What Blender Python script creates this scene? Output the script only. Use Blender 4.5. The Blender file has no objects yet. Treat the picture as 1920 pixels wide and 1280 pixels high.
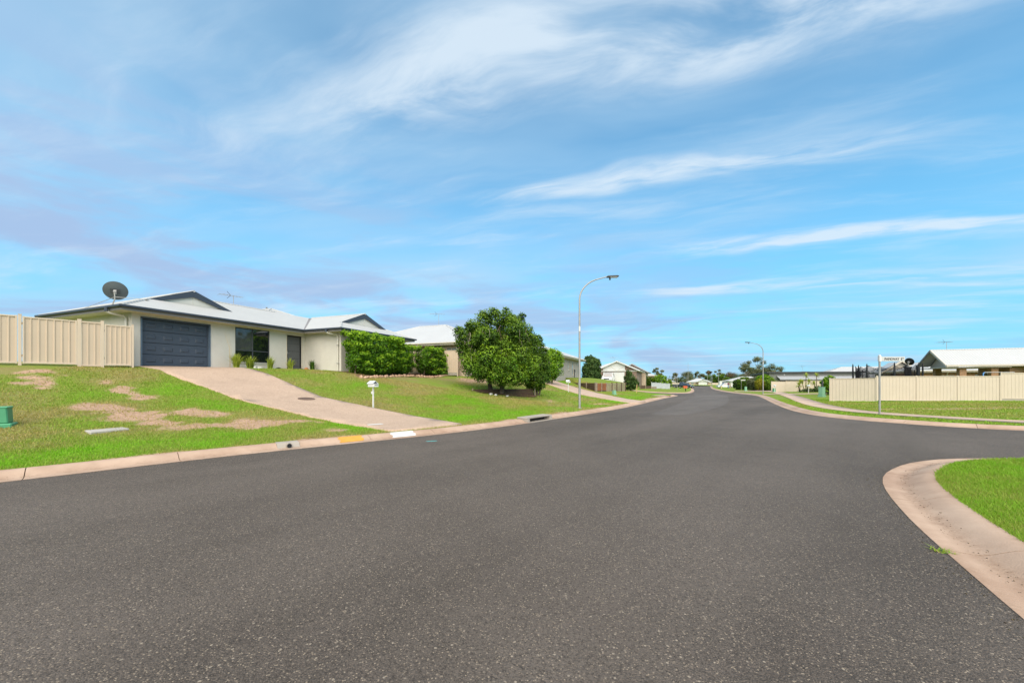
import bpy, bmesh, math, random
import numpy as np
from mathutils import Vector, Matrix
from mathutils.geometry import delaunay_2d_cdt

random.seed(7)
rng = np.random.default_rng(11)
scene = bpy.context.scene
COL = scene.collection
rad = math.radians

# ------------------------------------------------------------------ camera
cam_d = bpy.data.cameras.new("camera")
cam_d.sensor_width = 36.0
cam_d.lens = 13.875
cam_d.shift_y = 0.039
cam_d.clip_start = 0.05
cam_d.clip_end = 6000
cam = bpy.data.objects.new("camera", cam_d)
cam.location = (0, 0, 1.6)
cam.rotation_euler = (rad(90), 0, 0)
COL.objects.link(cam)
scene.camera = cam

# ------------------------------------------------------------------ exposure
vs = scene.view_settings
vs.view_transform = 'Standard'
vs.look = 'None'
vs.gamma = 1.0
vs.use_curve_mapping = False
vs.exposure = 1.0

# ------------------------------------------------------------------ sun (veiled by thin cloud, behind the camera)
SUN_EL, SUN_AZ = rad(47), rad(176)           # azimuth clockwise from +Y
sun_dir = Vector((math.sin(SUN_AZ) * math.cos(SUN_EL), math.cos(SUN_AZ) * math.cos(SUN_EL), math.sin(SUN_EL)))
sun_d = bpy.data.lights.new("sun", 'SUN')
sun_d.energy = 3.0
sun_d.angle = rad(80)
sun_d.color = (1.0, 0.86, 0.69)
sun = bpy.data.objects.new("sun", sun_d)
sun.rotation_euler = (-sun_dir).to_track_quat('-Z', 'Y').to_euler()
sun.location = (-20, -30, 60)
COL.objects.link(sun)

# ------------------------------------------------------------------ world: Nishita sky with thin streaky cloud
world = bpy.data.worlds.new("World")
scene.world = world
world.use_nodes = True
wt = world.node_tree
wt.nodes.clear()

class NG:
    """tiny helper for building maths in a node tree"""
    def __init__(s, t): s.t = t
    def n(s, typ, **k):
        o = s.t.nodes.new(typ)
        for a, b in k.items(): setattr(o, a, b)
        return o
    def put(s, sock, v):
        if isinstance(v, bpy.types.NodeSocket): s.t.links.new(v, sock)
        else: sock.default_value = v
    def m(s, op, a, b=0.0, c=0.0, clamp=False):
        o = s.n('ShaderNodeMath', operation=op, use_clamp=clamp)
        s.put(o.inputs[0], a); s.put(o.inputs[1], b)
        if op in ('MULTIPLY_ADD',): s.put(o.inputs[2], c)
        return o.outputs[0]
    def ss(s, x, a, b):
        o = s.n('ShaderNodeMapRange', interpolation_type='SMOOTHSTEP')
        s.put(o.inputs['Value'], x); s.put(o.inputs['From Min'], a); s.put(o.inputs['From Max'], b)
        return o.outputs[0]
    def noise(s, vec, scale, detail=4, rough=.5, dist=0.0):
        o = s.n('ShaderNodeTexNoise')
        if vec is not None: s.put(o.inputs['Vector'], vec)
        o.inputs['Scale'].default_value = scale; o.inputs['Detail'].default_value = detail
        o.inputs['Roughness'].default_value = rough; o.inputs['Distortion'].default_value = dist
        return o.outputs['Fac']
    def xyz(s, x, y, z):
        o = s.n('ShaderNodeCombineXYZ')
        for i, v in enumerate((x, y, z)): s.put(o.inputs[i], v)
        return o.outputs[0]
    def mix(s, f, a, b, blend='MIX'):
        o = s.n('ShaderNodeMix', data_type='RGBA', blend_type=blend)
        s.put(o.inputs['Factor'], f)
        for k, v in (('A', a), ('B', b)):
            sk = [i for i in o.inputs if i.name == k and i.type == 'RGBA'][0]
            s.put(sk, (*v, 1) if isinstance(v, tuple) and len(v) == 3 else v)
        return [i for i in o.outputs if i.type == 'RGBA'][0]

g = NG(wt)
sky = g.n('ShaderNodeTexSky', sky_type='NISHITA', sun_disc=False)
sky.sun_elevation = SUN_EL
sky.sun_rotation = SUN_AZ
sky.air_density = 1.0
sky.dust_density = 0.35
sky.ozone_density = 2.2
tc = g.n('ShaderNodeTexCoord')
sep = g.n('ShaderNodeSeparateXYZ')
wt.links.new(tc.outputs['Generated'], sep.inputs[0])
dx, dy, dz = sep.outputs
den = g.m('ADD', g.m('MAXIMUM', dz, 0.0), 0.045)
cx = g.m('DIVIDE', dx, den)
cy = g.m('DIVIDE', dy, den)
ca, sa = math.cos(rad(19)), math.sin(rad(19))
u = g.m('SUBTRACT', g.m('MULTIPLY', cx, ca), g.m('MULTIPLY', cy, sa))     # along the streaks
v = g.m('ADD', g.m('MULTIPLY', cx, sa), g.m('MULTIPLY', cy, ca))          # across them
warp = g.m('MULTIPLY', g.m('SUBTRACT', g.noise(g.xyz(u, v, 3.1), .8, 3, .5), .5), .55)
v2 = g.m('ADD', v, warp)
# high cirrus: fibrous, drawn out along u
c1 = g.noise(g.xyz(g.m('MULTIPLY', u, .34), g.m('MULTIPLY', v2, 1.15), 0.7), 1.5, 7, .56, .35)
c2 = g.noise(g.xyz(g.m('MULTIPLY', u, 1.3), g.m('MULTIPLY', v2, 4.2), 5.7), 1.6, 6, .62, .5)
bands = None
frag = g.ss(g.noise(g.xyz(g.m('MULTIPLY', u, .9), g.m('MULTIPLY', v2, 2.2), 2.2), 1.5, 6, .6, .6), .25, .70)
for vc, wd, amp, u0, u1 in ((1.12, .15, .46, -.9, .7), (1.83, .11, .40, -.7, .7), (2.84, .10, .48, .3, 2.6), (3.85, .24, .26, .2, 4.0), (.62, .16, .22, -.3, 1.4)):
    q = g.m('DIVIDE', g.m('SUBTRACT', v2, vc), wd)
    e = g.m('MULTIPLY', g.m('POWER', 2.718, g.m('MULTIPLY', g.m('MULTIPLY', q, q), -1.0)), amp)
    e = g.m('MULTIPLY', g.m('MULTIPLY', e, frag), g.m('MULTIPLY', g.ss(u, u0 - .45, u0 + .35), g.ss(u, u1 + .5, u1 - .3)))
    bands = e if bands is None else g.m('ADD', bands, e)
cir = g.m('ADD', g.m('ADD', g.m('MULTIPLY', c1, .8), g.m('MULTIPLY', c2, .26)), bands)
cir = g.ss(cir, .50, .90)
# broad thin veil
veil = g.ss(g.m('MULTIPLY_ADD', dx, -.16, g.noise(g.xyz(g.m('MULTIPLY', u, .5), v2, 9.3), .8, 5, .52, .3)), .28, .72)
# lower grey-lavender stratus: flat ragged bars, thicker toward the left and the horizon
low = g.noise(g.xyz(g.m('MULTIPLY', dx, 1.5), g.m('MULTIPLY', dy, 1.5), g.m('MULTIPLY', dz, 7.5)), 1.55, 7, .55, .35)
lowm = g.ss(low, .44, .60)
lowm = g.m('MULTIPLY', lowm, g.ss(g.m('MULTIPLY_ADD', dx, .20, dz), .50, .06))
skyc = g.mix(1.0, sky.outputs[0], (0.60, 1.12, 1.14), 'MULTIPLY')
horiz = g.ss(dz, .60, .0)
skyc = g.mix(g.m('MULTIPLY', horiz, .80), skyc, (1.15, 3.05, 4.75))
col = g.mix(g.m('MULTIPLY', veil, .70), skyc, (2.45, 3.62, 4.70))
col = g.mix(g.m('MULTIPLY', lowm, .88), col, (2.05, 2.75, 4.05))
col = g.mix(g.m('MULTIPLY', cir, .84), col, (3.75, 4.35, 4.9))
bg = g.n('ShaderNodeBackground')
bg.inputs['Strength'].default_value = 0.10
wt.links.new(col, bg.inputs['Color'])
wo = g.n('ShaderNodeOutputWorld')
wt.links.new(bg.outputs[0], wo.inputs['Surface'])

# ================================================================== helpers
def tag(o, label=None, cat=None, group=None, kind=None):
    if label: o['label'] = label
    if cat: o['category'] = cat
    if group: o['group'] = group
    if kind: o['kind'] = kind
    return o

def thing(name, label, cat, loc=(0, 0, 0), rotz=0.0, group=None):
    o = bpy.data.objects.new(name, None)
    o.empty_display_size = .2
    o.location = loc
    o.rotation_euler = (0, 0, rotz)
    COL.objects.link(o)
    return tag(o, label, cat, group)

def link_mesh(name, me, mat=None, parent=None, loc=None, rot=None):
    o = bpy.data.objects.new(name, me)
    if mat is not None and not me.materials: me.materials.append(mat)
    COL.objects.link(o)
    if parent is not None: o.parent = parent
    if loc is not None: o.location = loc
    if rot is not None: o.rotation_euler = rot
    return o

class MB:
    def __init__(s): s.v = []; s.f = []
    def add(s, vs, fs):
        b = len(s.v); s.v += [tuple(p) for p in vs]; s.f += [tuple(b + i for i in f) for f in fs]; return s
    def quad(s, *p): return s.add(p, [tuple(range(len(p)))])
    def box(s, x0, x1, y0, y1, z0, z1):
        return s.add([(x0, y0, z0), (x1, y0, z0), (x1, y1, z0), (x0, y1, z0), (x0, y0, z1), (x1, y0, z1), (x1, y1, z1), (x0, y1, z1)],
                     [(3, 2, 1, 0), (4, 5, 6, 7), (0, 1, 5, 4), (1, 2, 6, 5), (2, 3, 7, 6), (3, 0, 4, 7)])
    def prism(s, poly, axis, a0, a1):
        """extrude a 2-D polygon along axis 0/1/2"""
        n = len(poly)
        def P(p, a):
            q = list(p); q.insert(axis, a); return tuple(q)
        return s.add([P(p, a0) for p in poly] + [P(p, a1) for p in poly],
                     [tuple(range(n))[::-1], tuple(range(n, 2 * n))] + [(i, (i + 1) % n, n + (i + 1) % n, n + i) for i in range(n)])
    def tube(s, pts, r, n=8, caps=True):
        pts = [Vector(p) for p in pts]
        rs = r if isinstance(r, (list, tuple)) else [r] * len(pts)
        rings = []; up = None
        for i, p in enumerate(pts):
            t = (pts[min(i + 1, len(pts) - 1)] - pts[max(i - 1, 0)]).normalized()
            if up is None: up = Vector((0, 0, 1)) if abs(t.z) < .9 else Vector((1, 0, 0))
            a = t.cross(up).normalized(); b = a.cross(t).normalized(); up = b
            rings.append([p + (a * math.cos(k * 2 * math.pi / n) + b * math.sin(k * 2 * math.pi / n)) * rs[i] for k in range(n)])
        vs = [q for R in rings for q in R]; fs = []
        for i in range(len(rings) - 1):
            for k in range(n):
                fs.append((i * n + k, i * n + (k + 1) % n, (i + 1) * n + (k + 1) % n, (i + 1) * n + k))
        if caps: fs += [tuple(range(n))[::-1], tuple(range((len(rings) - 1) * n, len(rings) * n))]
        return s.add(vs, fs)
    def bar(s, p0, p1, w, h):
        """rectangular bar from p0 to p1"""
        p0, p1 = Vector(p0), Vector(p1); t = (p1 - p0).normalized()
        up = Vector((0, 0, 1)) if abs(t.z) < .95 else Vector((0, 1, 0))
        a = t.cross(up).normalized() * (w / 2); b = a.cross(t).normalized() * (h / 2)
        vs = [p + q for p in (p0, p1) for q in (-a - b, a - b, a + b, -a + b)]
        return s.add(vs, [(0, 1, 2, 3), (7, 6, 5, 4), (0, 4, 5, 1), (1, 5, 6, 2), (2, 6, 7, 3), (3, 7, 4, 0)])
    def lathe(s, prof, n=20, c=(0, 0, 0)):
        vs = []; fs = []
        for r, z in prof:
            for k in range(n):
                a = k * 2 * math.pi / n; vs.append((c[0] + r * math.cos(a), c[1] + r * math.sin(a), c[2] + z))
        for i in range(len(prof) - 1):
            for k in range(n): fs.append((i * n + k, i * n + (k + 1) % n, (i + 1) * n + (k + 1) % n, (i + 1) * n + k))
        fs += [tuple(range(n))[::-1], tuple(range((len(prof) - 1) * n, len(prof) * n))]
        return s.add(vs, fs)
    def mesh(s, name, smooth=False, bevel=0.0):
        me = bpy.data.meshes.new(name); me.from_pydata(s.v, [], s.f)
        bm = bmesh.new(); bm.from_mesh(me)
        bmesh.ops.recalc_face_normals(bm, faces=bm.faces)
        if bevel: bmesh.ops.bevel(bm, geom=list(bm.edges), offset=bevel, segments=1, affect='EDGES', clamp_overlap=True)
        bm.to_mesh(me); bm.free()
        if smooth:
            for p in me.polygons: p.use_smooth = True
            me.set_sharp_from_angle(angle=rad(42))
        return me
    def build(s, name, mat, parent=None, smooth=False, bevel=0.0, loc=None, rot=None):
        return link_mesh(name, s.mesh(name, smooth, bevel), mat, parent, loc, rot)

def fast_mesh(name, V, F, mat, attrs=None, parent=None, smooth=False):
    """numpy mesh: V (n,3), F (m,k) all faces with k corners; attrs: {name: per-vertex float}"""
    me = bpy.data.meshes.new(name)
    k = F.shape[1]
    me.vertices.add(len(V)); me.vertices.foreach_set('co', np.ascontiguousarray(V, np.float32).ravel())
    me.loops.add(F.size); me.loops.foreach_set('vertex_index', np.ascontiguousarray(F, np.int32).ravel())
    me.polygons.add(len(F)); me.polygons.foreach_set('loop_start', np.arange(0, F.size, k, dtype=np.int32))
    if smooth: me.polygons.foreach_set('use_smooth', np.ones(len(F), bool))
    for a, d in (attrs or {}).items():
        at = me.attributes.new(a, 'FLOAT', 'POINT'); at.data.foreach_set('value', np.ascontiguousarray(d, np.float32))
    me.update(calc_edges=True)
    return link_mesh(name, me, mat, parent)

# ================================================================== materials
def srgb(r, g_, b):
    f = lambda c: (c / 255) / 12.92 if c <= 10 else ((c / 255 + .055) / 1.055) ** 2.4
    return (f(r), f(g_), f(b))

MATS = {}
def pmat(name, col, rough=.7, var=.12, scale=6.0, bump=0.0, bscale=40.0, metal=0.0, spec=.4, col2=None, stain=0.0, coord='Object', coat=0.0):
    """principled material: base colour broken up by two octaves of noise, optional grime and fine relief"""
    m = bpy.data.materials.new(name); m.use_nodes = True
    t = m.node_tree; G_ = NG(t); b = t.nodes['Principled BSDF']
    tcn = G_.n('ShaderNodeTexCoord'); vec = tcn.outputs[coord]
    n1 = G_.noise(vec, scale, 5, .6)
    n2 = G_.noise(vec, scale * .17, 3, .5)
    f = G_.m('MULTIPLY_ADD', n2, .6, G_.m('MULTIPLY', n1, .4))
    f = G_.ss(f, .3, .7)
    lo = tuple(c * (1 - var) for c in col); hi = tuple(min(1, c * (1 + var * .8)) for c in col)
    if col2: hi = col2
    c = G_.mix(f, lo, hi)
    if stain:
        st = G_.ss(G_.noise(vec, scale * .5, 6, .7, .6), .52, .78)
        c = G_.mix(G_.m('MULTIPLY', st, stain), c, tuple(x * .45 for x in col))
    t.links.new(c, b.inputs['Base Color'])
    r = G_.m('MULTIPLY_ADD', n1, .16, rough - .08)
    t.links.new(r, b.inputs['Roughness'])
    b.inputs['Metallic'].default_value = metal
    b.inputs['Specular IOR Level'].default_value = spec
    if coat: b.inputs['Coat Weight'].default_value = coat
    if bump:
        bn = G_.n('ShaderNodeBump'); bn.inputs['Strength'].default_value = bump; bn.inputs['Distance'].default_value = .01
        t.links.new(G_.noise(vec, bscale, 3, .6), bn.inputs['Height']); t.links.new(bn.outputs[0], b.inputs['Normal'])
    MATS[name] = m
    return m

def roof_mat(name, col, axis_pitch=.076, var=.05):
    """corrugated painted steel: ribs run up the slope, from the surface's own horizontal direction"""
    m = bpy.data.materials.new(name); m.use_nodes = True
    t = m.node_tree; G_ = NG(t); b = t.nodes['Principled BSDF']
    tcn = G_.n('ShaderNodeTexCoord'); se = G_.n('ShaderNodeSeparateXYZ'); t.links.new(tcn.outputs['Object'], se.inputs[0])
    sn = G_.n('ShaderNodeSeparateXYZ'); t.links.new(tcn.outputs['Normal'], sn.inputs[0])
    isx = G_.m('GREATER_THAN', G_.m('ABSOLUTE', sn.outputs[0]), G_.m('ABSOLUTE', sn.outputs[1]))
    along = G_.m('ADD', G_.m('MULTIPLY', se.outputs[1], isx), G_.m('MULTIPLY', se.outputs[0], G_.m('SUBTRACT', 1.0, isx)))
    wv = G_.m('SINE', G_.m('MULTIPLY', along, 2 * math.pi / (axis_pitch * 2.4)))
    n1 = G_.noise(tcn.outputs['Object'], .8, 5, .6)
    c = G_.mix(G_.ss(n1, .3, .75), tuple(x * (1 - var) for x in col), col)
    sheet = G_.n('ShaderNodeTexWhiteNoise', noise_dimensions='1D'); t.links.new(G_.m('FLOOR', G_.m('DIVIDE', along, .762)), sheet.inputs['W'])
    c = G_.mix(G_.m('MULTIPLY', sheet.outputs['Value'], .09), c, tuple(x * .8 for x in col))
    t.links.new(c, b.inputs['Base Color'])
    b.inputs['Roughness'].default_value = .52
    b.inputs['Specular IOR Level'].default_value = .3
    bn = G_.n('ShaderNodeBump'); bn.inputs['Strength'].default_value = .55; bn.inputs['Distance'].default_value = .016
    t.links.new(wv, bn.inputs['Height']); t.links.new(bn.outputs[0], b.inputs['Normal'])
    return m

def brick_mat(name, c1, c2, mortar):
    m = bpy.data.materials.new(name); m.use_nodes = True
    t = m.node_tree; G_ = NG(t); b = t.nodes['Principled BSDF']
    tcn = G_.n('ShaderNodeTexCoord'); se = G_.n('ShaderNodeSeparateXYZ'); t.links.new(tcn.outputs['Object'], se.inputs[0])
    br = G_.n('ShaderNodeTexBrick'); t.links.new(G_.xyz(G_.m('ADD', se.outputs[0], se.outputs[1]), se.outputs[2], 0.0), br.inputs['Vector'])
    br.inputs['Scale'].default_value = 1.0; br.inputs['Brick Width'].default_value = .24; br.inputs['Row Height'].default_value = .086
    br.inputs['Mortar Size'].default_value = .008; br.inputs['Color1'].default_value = (*c1, 1); br.inputs['Color2'].default_value = (*c2, 1)
    br.inputs['Mortar'].default_value = (*mortar, 1)
    t.links.new(br.outputs['Color'], b.inputs['Base Color']); b.inputs['Roughness'].default_value = .85
    return m

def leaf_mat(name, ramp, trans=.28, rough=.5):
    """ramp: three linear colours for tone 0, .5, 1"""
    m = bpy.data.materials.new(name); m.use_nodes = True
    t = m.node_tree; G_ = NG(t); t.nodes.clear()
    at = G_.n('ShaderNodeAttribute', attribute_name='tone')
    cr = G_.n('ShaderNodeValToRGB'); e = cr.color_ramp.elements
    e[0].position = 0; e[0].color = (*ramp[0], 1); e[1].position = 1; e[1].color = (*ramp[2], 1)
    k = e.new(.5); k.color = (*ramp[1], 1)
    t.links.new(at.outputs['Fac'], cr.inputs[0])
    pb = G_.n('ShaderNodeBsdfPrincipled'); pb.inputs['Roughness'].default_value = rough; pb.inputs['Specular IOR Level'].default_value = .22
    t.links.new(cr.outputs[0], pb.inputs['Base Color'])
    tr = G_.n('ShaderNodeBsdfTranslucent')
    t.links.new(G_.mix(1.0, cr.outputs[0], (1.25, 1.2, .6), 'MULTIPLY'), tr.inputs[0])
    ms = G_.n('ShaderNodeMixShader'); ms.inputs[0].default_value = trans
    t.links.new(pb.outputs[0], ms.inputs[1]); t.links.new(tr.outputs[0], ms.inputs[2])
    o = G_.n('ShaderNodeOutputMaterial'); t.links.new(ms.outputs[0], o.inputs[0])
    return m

def asphalt_mat(name, base, tint, stone=.5):
    m = bpy.data.materials.new(name); m.use_nodes = True
    t = m.node_tree; G_ = NG(t); b = t.nodes['Principled BSDF']
    tcn = G_.n('ShaderNodeTexCoord'); vec = tcn.outputs['Object']
    se = G_.n('ShaderNodeSeparateXYZ'); t.links.new(vec, se.inputs[0])
    # chips of aggregate in bitumen
    def vor(scale):
        o = G_.n('ShaderNodeTexVoronoi', feature='F1'); t.links.new(vec, o.inputs['Vector']); o.inputs['Scale'].default_value = scale; return o
    v1 = vor(95); s1 = G_.n('ShaderNodeSeparateColor'); t.links.new(v1.outputs['Color'], s1.inputs[0])
    v2_ = vor(150); s2 = G_.n('ShaderNodeSeparateColor'); t.links.new(v2_.outputs['Color'], s2.inputs[0])
    v3 = vor(52); s3 = G_.n('ShaderNodeSeparateColor'); t.links.new(v3.outputs['Color'], s3.inputs[0])
    # older / newer seal: broad drifts, faint wheel tracks drawn out along the carriageway
    al = G_.m('ADD', G_.m('MULTIPLY', se.outputs[0], .66), G_.m('MULTIPLY', se.outputs[1], .75))
    ac = G_.m('SUBTRACT', G_.m('MULTIPLY', se.outputs[0], .75), G_.m('MULTIPLY', se.outputs[1], .66))
    big = G_.noise(G_.xyz(G_.m('MULTIPLY', al, .07), G_.m('MULTIPLY', ac, .45), .3), 1.0, 4, .55)
    med = G_.noise(vec, .7, 5, .6)
    fine = G_.noise(vec, 26, 4, .7)
    wide = G_.noise(vec, .16, 3, .5)
    w = G_.m('ADD', G_.m('MULTIPLY', big, .50), G_.m('ADD', G_.m('MULTIPLY', med, .22), G_.m('MULTIPLY', wide, .28)))
    c = G_.mix(G_.ss(w, .36, .64), tuple(x * .70 for x in base), tint)
    c = G_.mix(G_.m('MULTIPLY', G_.ss(s1.outputs[1], .35, 1.0), .75), c, tuple(x * .40 for x in base))
    c = G_.mix(G_.m('MULTIPLY', G_.ss(s2.outputs[1], .45, 1.0), .65), c, tuple(x * 2.2 for x in base))
    v4 = vor(260); s4 = G_.n('ShaderNodeSeparateColor'); t.links.new(v4.outputs['Color'], s4.inputs[0])
    c = G_.mix(G_.m('MULTIPLY', G_.ss(s4.outputs[0], .5, 1.0), .45), c, tuple(x * .45 for x in base))
    inside = G_.ss(v1.outputs['Distance'], .62, .40)
    pale = G_.m('MULTIPLY', G_.ss(s1.outputs[0], .885, .95), inside)
    c = G_.mix(G_.m('MULTIPLY', pale, stone), c, (.36, .285, .205))
    big_st = G_.m('MULTIPLY', G_.ss(s3.outputs[0], .962, .985), G_.ss(v3.outputs['Distance'], .5, .3))
    c = G_.mix(G_.m('MULTIPLY', big_st, stone), c, (.40, .33, .25))
    c = G_.mix(G_.m('MULTIPLY', G_.ss(fine, .45, .75), .35), c, tuple(x * 1.5 for x in base))
    t.links.new(c, b.inputs['Base Color'])
    b.inputs['Roughness'].default_value = .78; b.inputs['Specular IOR Level'].default_value = .3
    bn = G_.n('ShaderNodeBump'); bn.inputs['Strength'].default_value = .85; bn.inputs['Distance'].default_value = .006
    hgt = G_.m('SUBTRACT', G_.m('MULTIPLY', s1.outputs[2], .7), v1.outputs['Distance'])
    t.links.new(hgt, bn.inputs['Height']); t.links.new(bn.outputs[0], b.inputs['Normal'])
    return m

def lawn_mat(name, soil=(.48, .315, .215)):
    m = bpy.data.materials.new(name); m.use_nodes = True
    t = m.node_tree; G_ = NG(t); b = t.nodes['Principled BSDF']
    tcn = G_.n('ShaderNodeTexCoord'); vec = tcn.outputs['Object']
    bare = G_.n('ShaderNodeAttribute', attribute_name='bare').outputs['Fac']
    tone = G_.n('ShaderNodeAttribute', attribute_name='tone').outputs['Fac']
    f = G_.noise(vec, 9, 6, .7); ff = G_.noise(vec, 60, 4, .7); l = G_.noise(vec, 1.1, 5, .62)
    tt = G_.m('ADD', G_.m('MULTIPLY', G_.m('SUBTRACT', f, .5), .9), G_.m('MULTIPLY_ADD', G_.m('SUBTRACT', l, .5), .9, tone))
    c = G_.mix(G_.ss(tt, .0, .55), (.26, .23, .085), (.19, .255, .036))
    c = G_.mix(G_.ss(tt, .5, 1.1), c, (.15, .32, .014))
    c = G_.mix(G_.m('MULTIPLY', G_.ss(ff, .45, .7), .5), c, (.05, .075, .012))
    so = G_.mix(G_.ss(f, .3, .7), tuple(x * .72 for x in soil), tuple(x * 1.15 for x in soil))
    so = G_.mix(G_.m('MULTIPLY', G_.ss(ff, .5, .7), .45), so, tuple(x * .5 for x in soil))
    bm_ = G_.ss(G_.m('ADD', bare, G_.m('MULTIPLY', G_.m('SUBTRACT', f, .5), .7)), .28, .80)
    c = G_.mix(bm_, c, so)
    t.links.new(c, b.inputs['Base Color']); b.inputs['Roughness'].default_value = .95; b.inputs['Specular IOR Level'].default_value = .1
    bn = G_.n('ShaderNodeBump'); bn.inputs['Strength'].default_value = .8; bn.inputs['Distance'].default_value = .03
    t.links.new(ff, bn.inputs['Height']); t.links.new(bn.outputs[0], b.inputs['Normal'])
    return m

def aggregate_mat(name, c1, c2, c3, scale=70):
    m = bpy.data.materials.new(name); m.use_nodes = True
    t = m.node_tree; G_ = NG(t); b = t.nodes['Principled BSDF']
    tcn = G_.n('ShaderNodeTexCoord'); vec = tcn.outputs['Object']
    o = G_.n('ShaderNodeTexVoronoi', feature='F1'); t.links.new(vec, o.inputs['Vector']); o.inputs['Scale'].default_value = scale
    s1 = G_.n('ShaderNodeSeparateColor'); t.links.new(o.outputs['Color'], s1.inputs[0])
    c = G_.mix(s1.outputs[0], c1, c2)
    c = G_.mix(G_.m('MULTIPLY', G_.ss(s1.outputs[1], .7, .95), .7), c, c3)
    st = G_.ss(G_.noise(vec, .6, 6, .65, .5), .42, .75)
    c = G_.mix(G_.m('MULTIPLY', st, .30), c, tuple(x * .62 for x in c1))
    t.links.new(c, b.inputs['Base Color']); b.inputs['Roughness'].default_value = .8; b.inputs['Specular IOR Level'].default_value = .25
    bn = G_.n('ShaderNodeBump'); bn.inputs['Strength'].default_value = .5; bn.inputs['Distance'].default_value = .004
    t.links.new(o.outputs['Distance'], bn.inputs['Height']); t.links.new(bn.outputs[0], b.inputs['Normal'])
    return m

M_asphalt = asphalt_mat('asphalt', (.082, .065, .051), (.142, .116, .096), .70)
M_asphalt2 = asphalt_mat('asphalt_newer_seal', (.110, .092, .077), (.150, .127, .109), .45)
M_lawn = lawn_mat('lawn_soil_and_thatch')
M_kerb = pmat('kerb_concrete', (.43, .285, .20), .85, .16, 2.2, .35, 60, col2=(.53, .385, .285), stain=.2, spec=.2)
def add_dirt(m, col):
    t = m.node_tree; G_ = NG(t); b = t.nodes['Principled BSDF']; src = b.inputs['Base Color'].links[0].from_socket
    a = G_.n('ShaderNodeAttribute', attribute_name='dirt').outputs['Fac']; tcn = G_.n('ShaderNodeTexCoord')
    n = G_.ss(G_.noise(tcn.outputs['Object'], 3.0, 6, .7, .5), .30, .72); n2 = G_.ss(G_.noise(tcn.outputs['Object'], 30, 4, .7), .3, .7)
    f = G_.m('MULTIPLY', G_.m('MULTIPLY', a, n), G_.m('MULTIPLY_ADD', n2, .5, .4), clamp=True)
    t.links.new(G_.mix(f, src, col), b.inputs['Base Color'])
add_dirt(M_kerb, (.20, .115, .065))
M_path = pmat('footpath_concrete', (.47, .345, .26), .85, .12, 2.0, .3, 60, stain=.2, spec=.2)
M_drive = aggregate_mat('exposed_aggregate', (.40, .285, .205), (.54, .40, .30), (.24, .16, .11))
M_concrete = pmat('grey_concrete', (.37, .325, .275), .85, .15, 5, .3, 50, stain=.3, spec=.2)
M_fence = pmat('cream_fence_steel', (.56, .44, .325), .5, .05, 1.5, spec=.35, stain=.06)
M_frame = pmat('cream_gate_frame', (.60, .48, .36), .45, .05, 1.5, spec=.35)
M_fence2 = pmat('pale_cream_fence_steel', (.57, .48, .38), .5, .04, 1.5, spec=.35, stain=.10)
M_render = pmat('beige_render', (.60, .56, .495), .9, .07, 3, .5, 160, spec=.15, stain=.08)
M_gable = pmat('pale_gable_sheet', (.66, .63, .56), .75, .05, 2, spec=.2)
M_roof = roof_mat('white_steel_roof', (.47, .465, .445))
M_roof2 = roof_mat('bright_steel_roof', (.49, .49, .48))
M_roofg = roof_mat('grey_steel_roof', (.36, .37, .38))
M_navy = pmat('slate_blue_trim', (.045, .055, .075), .45, .08, 3, spec=.45)
M_fascia = pmat('mauve_grey_fascia', (.21, .195, .19), .6, .06, 3, spec=.3)
M_soffit = pmat('cream_soffit', (.66, .59, .48), .8, .05, 3, spec=.2)
M_garage = pmat('slate_blue_door', (.056, .071, .097), .5, .06, 5, .15, 90, spec=.4)
M_jamb = pmat('blue_steel_jamb', (.10, .14, .19), .45, .2, 6, spec=.4)
M_white = pmat('white_paint', (.66, .66, .63), .45, .04, 4, spec=.4)
M_cream = pmat('cream_paint', (.56, .50, .40), .5, .05, 4, spec=.35)
M_pipe = pmat('pale_downpipe', (.64, .60, .52), .45, .05, 4, spec=.4)
M_black = pmat('black_metal', (.012, .013, .015), .45, .2, 5, spec=.4)
M_darkgrey = pmat('dark_grey_metal', (.06, .065, .07), .5, .15, 5, spec=.4)
M_galv = pmat('galvanised_steel', (.36, .35, .33), .5, .18, 8, metal=.35, spec=.5)
M_dish = pmat('dish_grey', (.085, .10, .105), .55, .1, 4, spec=.35)
M_green = pmat('green_pillar_plastic', (.075, .30, .15), .5, .08, 6, spec=.4)
M_sagegreen = pmat('sage_pillar_plastic', (.22, .42, .28), .55, .08, 6, spec=.35)
M_timber = pmat('grey_timber_sleeper', (.27, .22, .17), .9, .3, 4, .6, 30, spec=.15, stain=.5)
M_timber_red = pmat('red_brown_sleeper', (.30, .115, .055), .85, .25, 4, .5, 30, spec=.15, stain=.3)
M_timber_dark = pmat('dark_brown_sleeper', (.105, .07, .048), .9, .3, 4, .6, 30, spec=.15, stain=.4)  # the darkest brown of the sleeper timbers
M_timber_pale = pmat('weathered_pale_sleeper', (.32, .27, .17), .9, .22, 4, .6, 30, spec=.15, stain=.4)
M_stake = pmat('raw_pine', (.55, .38, .17), .8, .12, 6, spec=.2)
M_mulch = pmat('bark_mulch', (.13, .075, .05), .95, .5, 18, .9, 45, spec=.1, col2=(.24, .14, .09))
M_rock = pmat('pinkish_edging_stone', (.46, .27, .17), .9, .25, 7, .6, 30, spec=.15, col2=(.58, .40, .28))
M_rockdark = pmat('dark_stone', (.03, .03, .033), .6, .3, 7, .4, 30, spec=.35)
M_rockpale = pmat('pale_stone', (.55, .52, .47), .85, .2, 7, .4, 30, spec=.2)
M_terracotta = pmat('terracotta', (.50, .20, .085), .75, .15, 7, .2, 40, spec=.25)
M_bark = pmat('tree_bark', (.16, .12, .085), .95, .35, 9, .9, 22, spec=.1)
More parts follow.
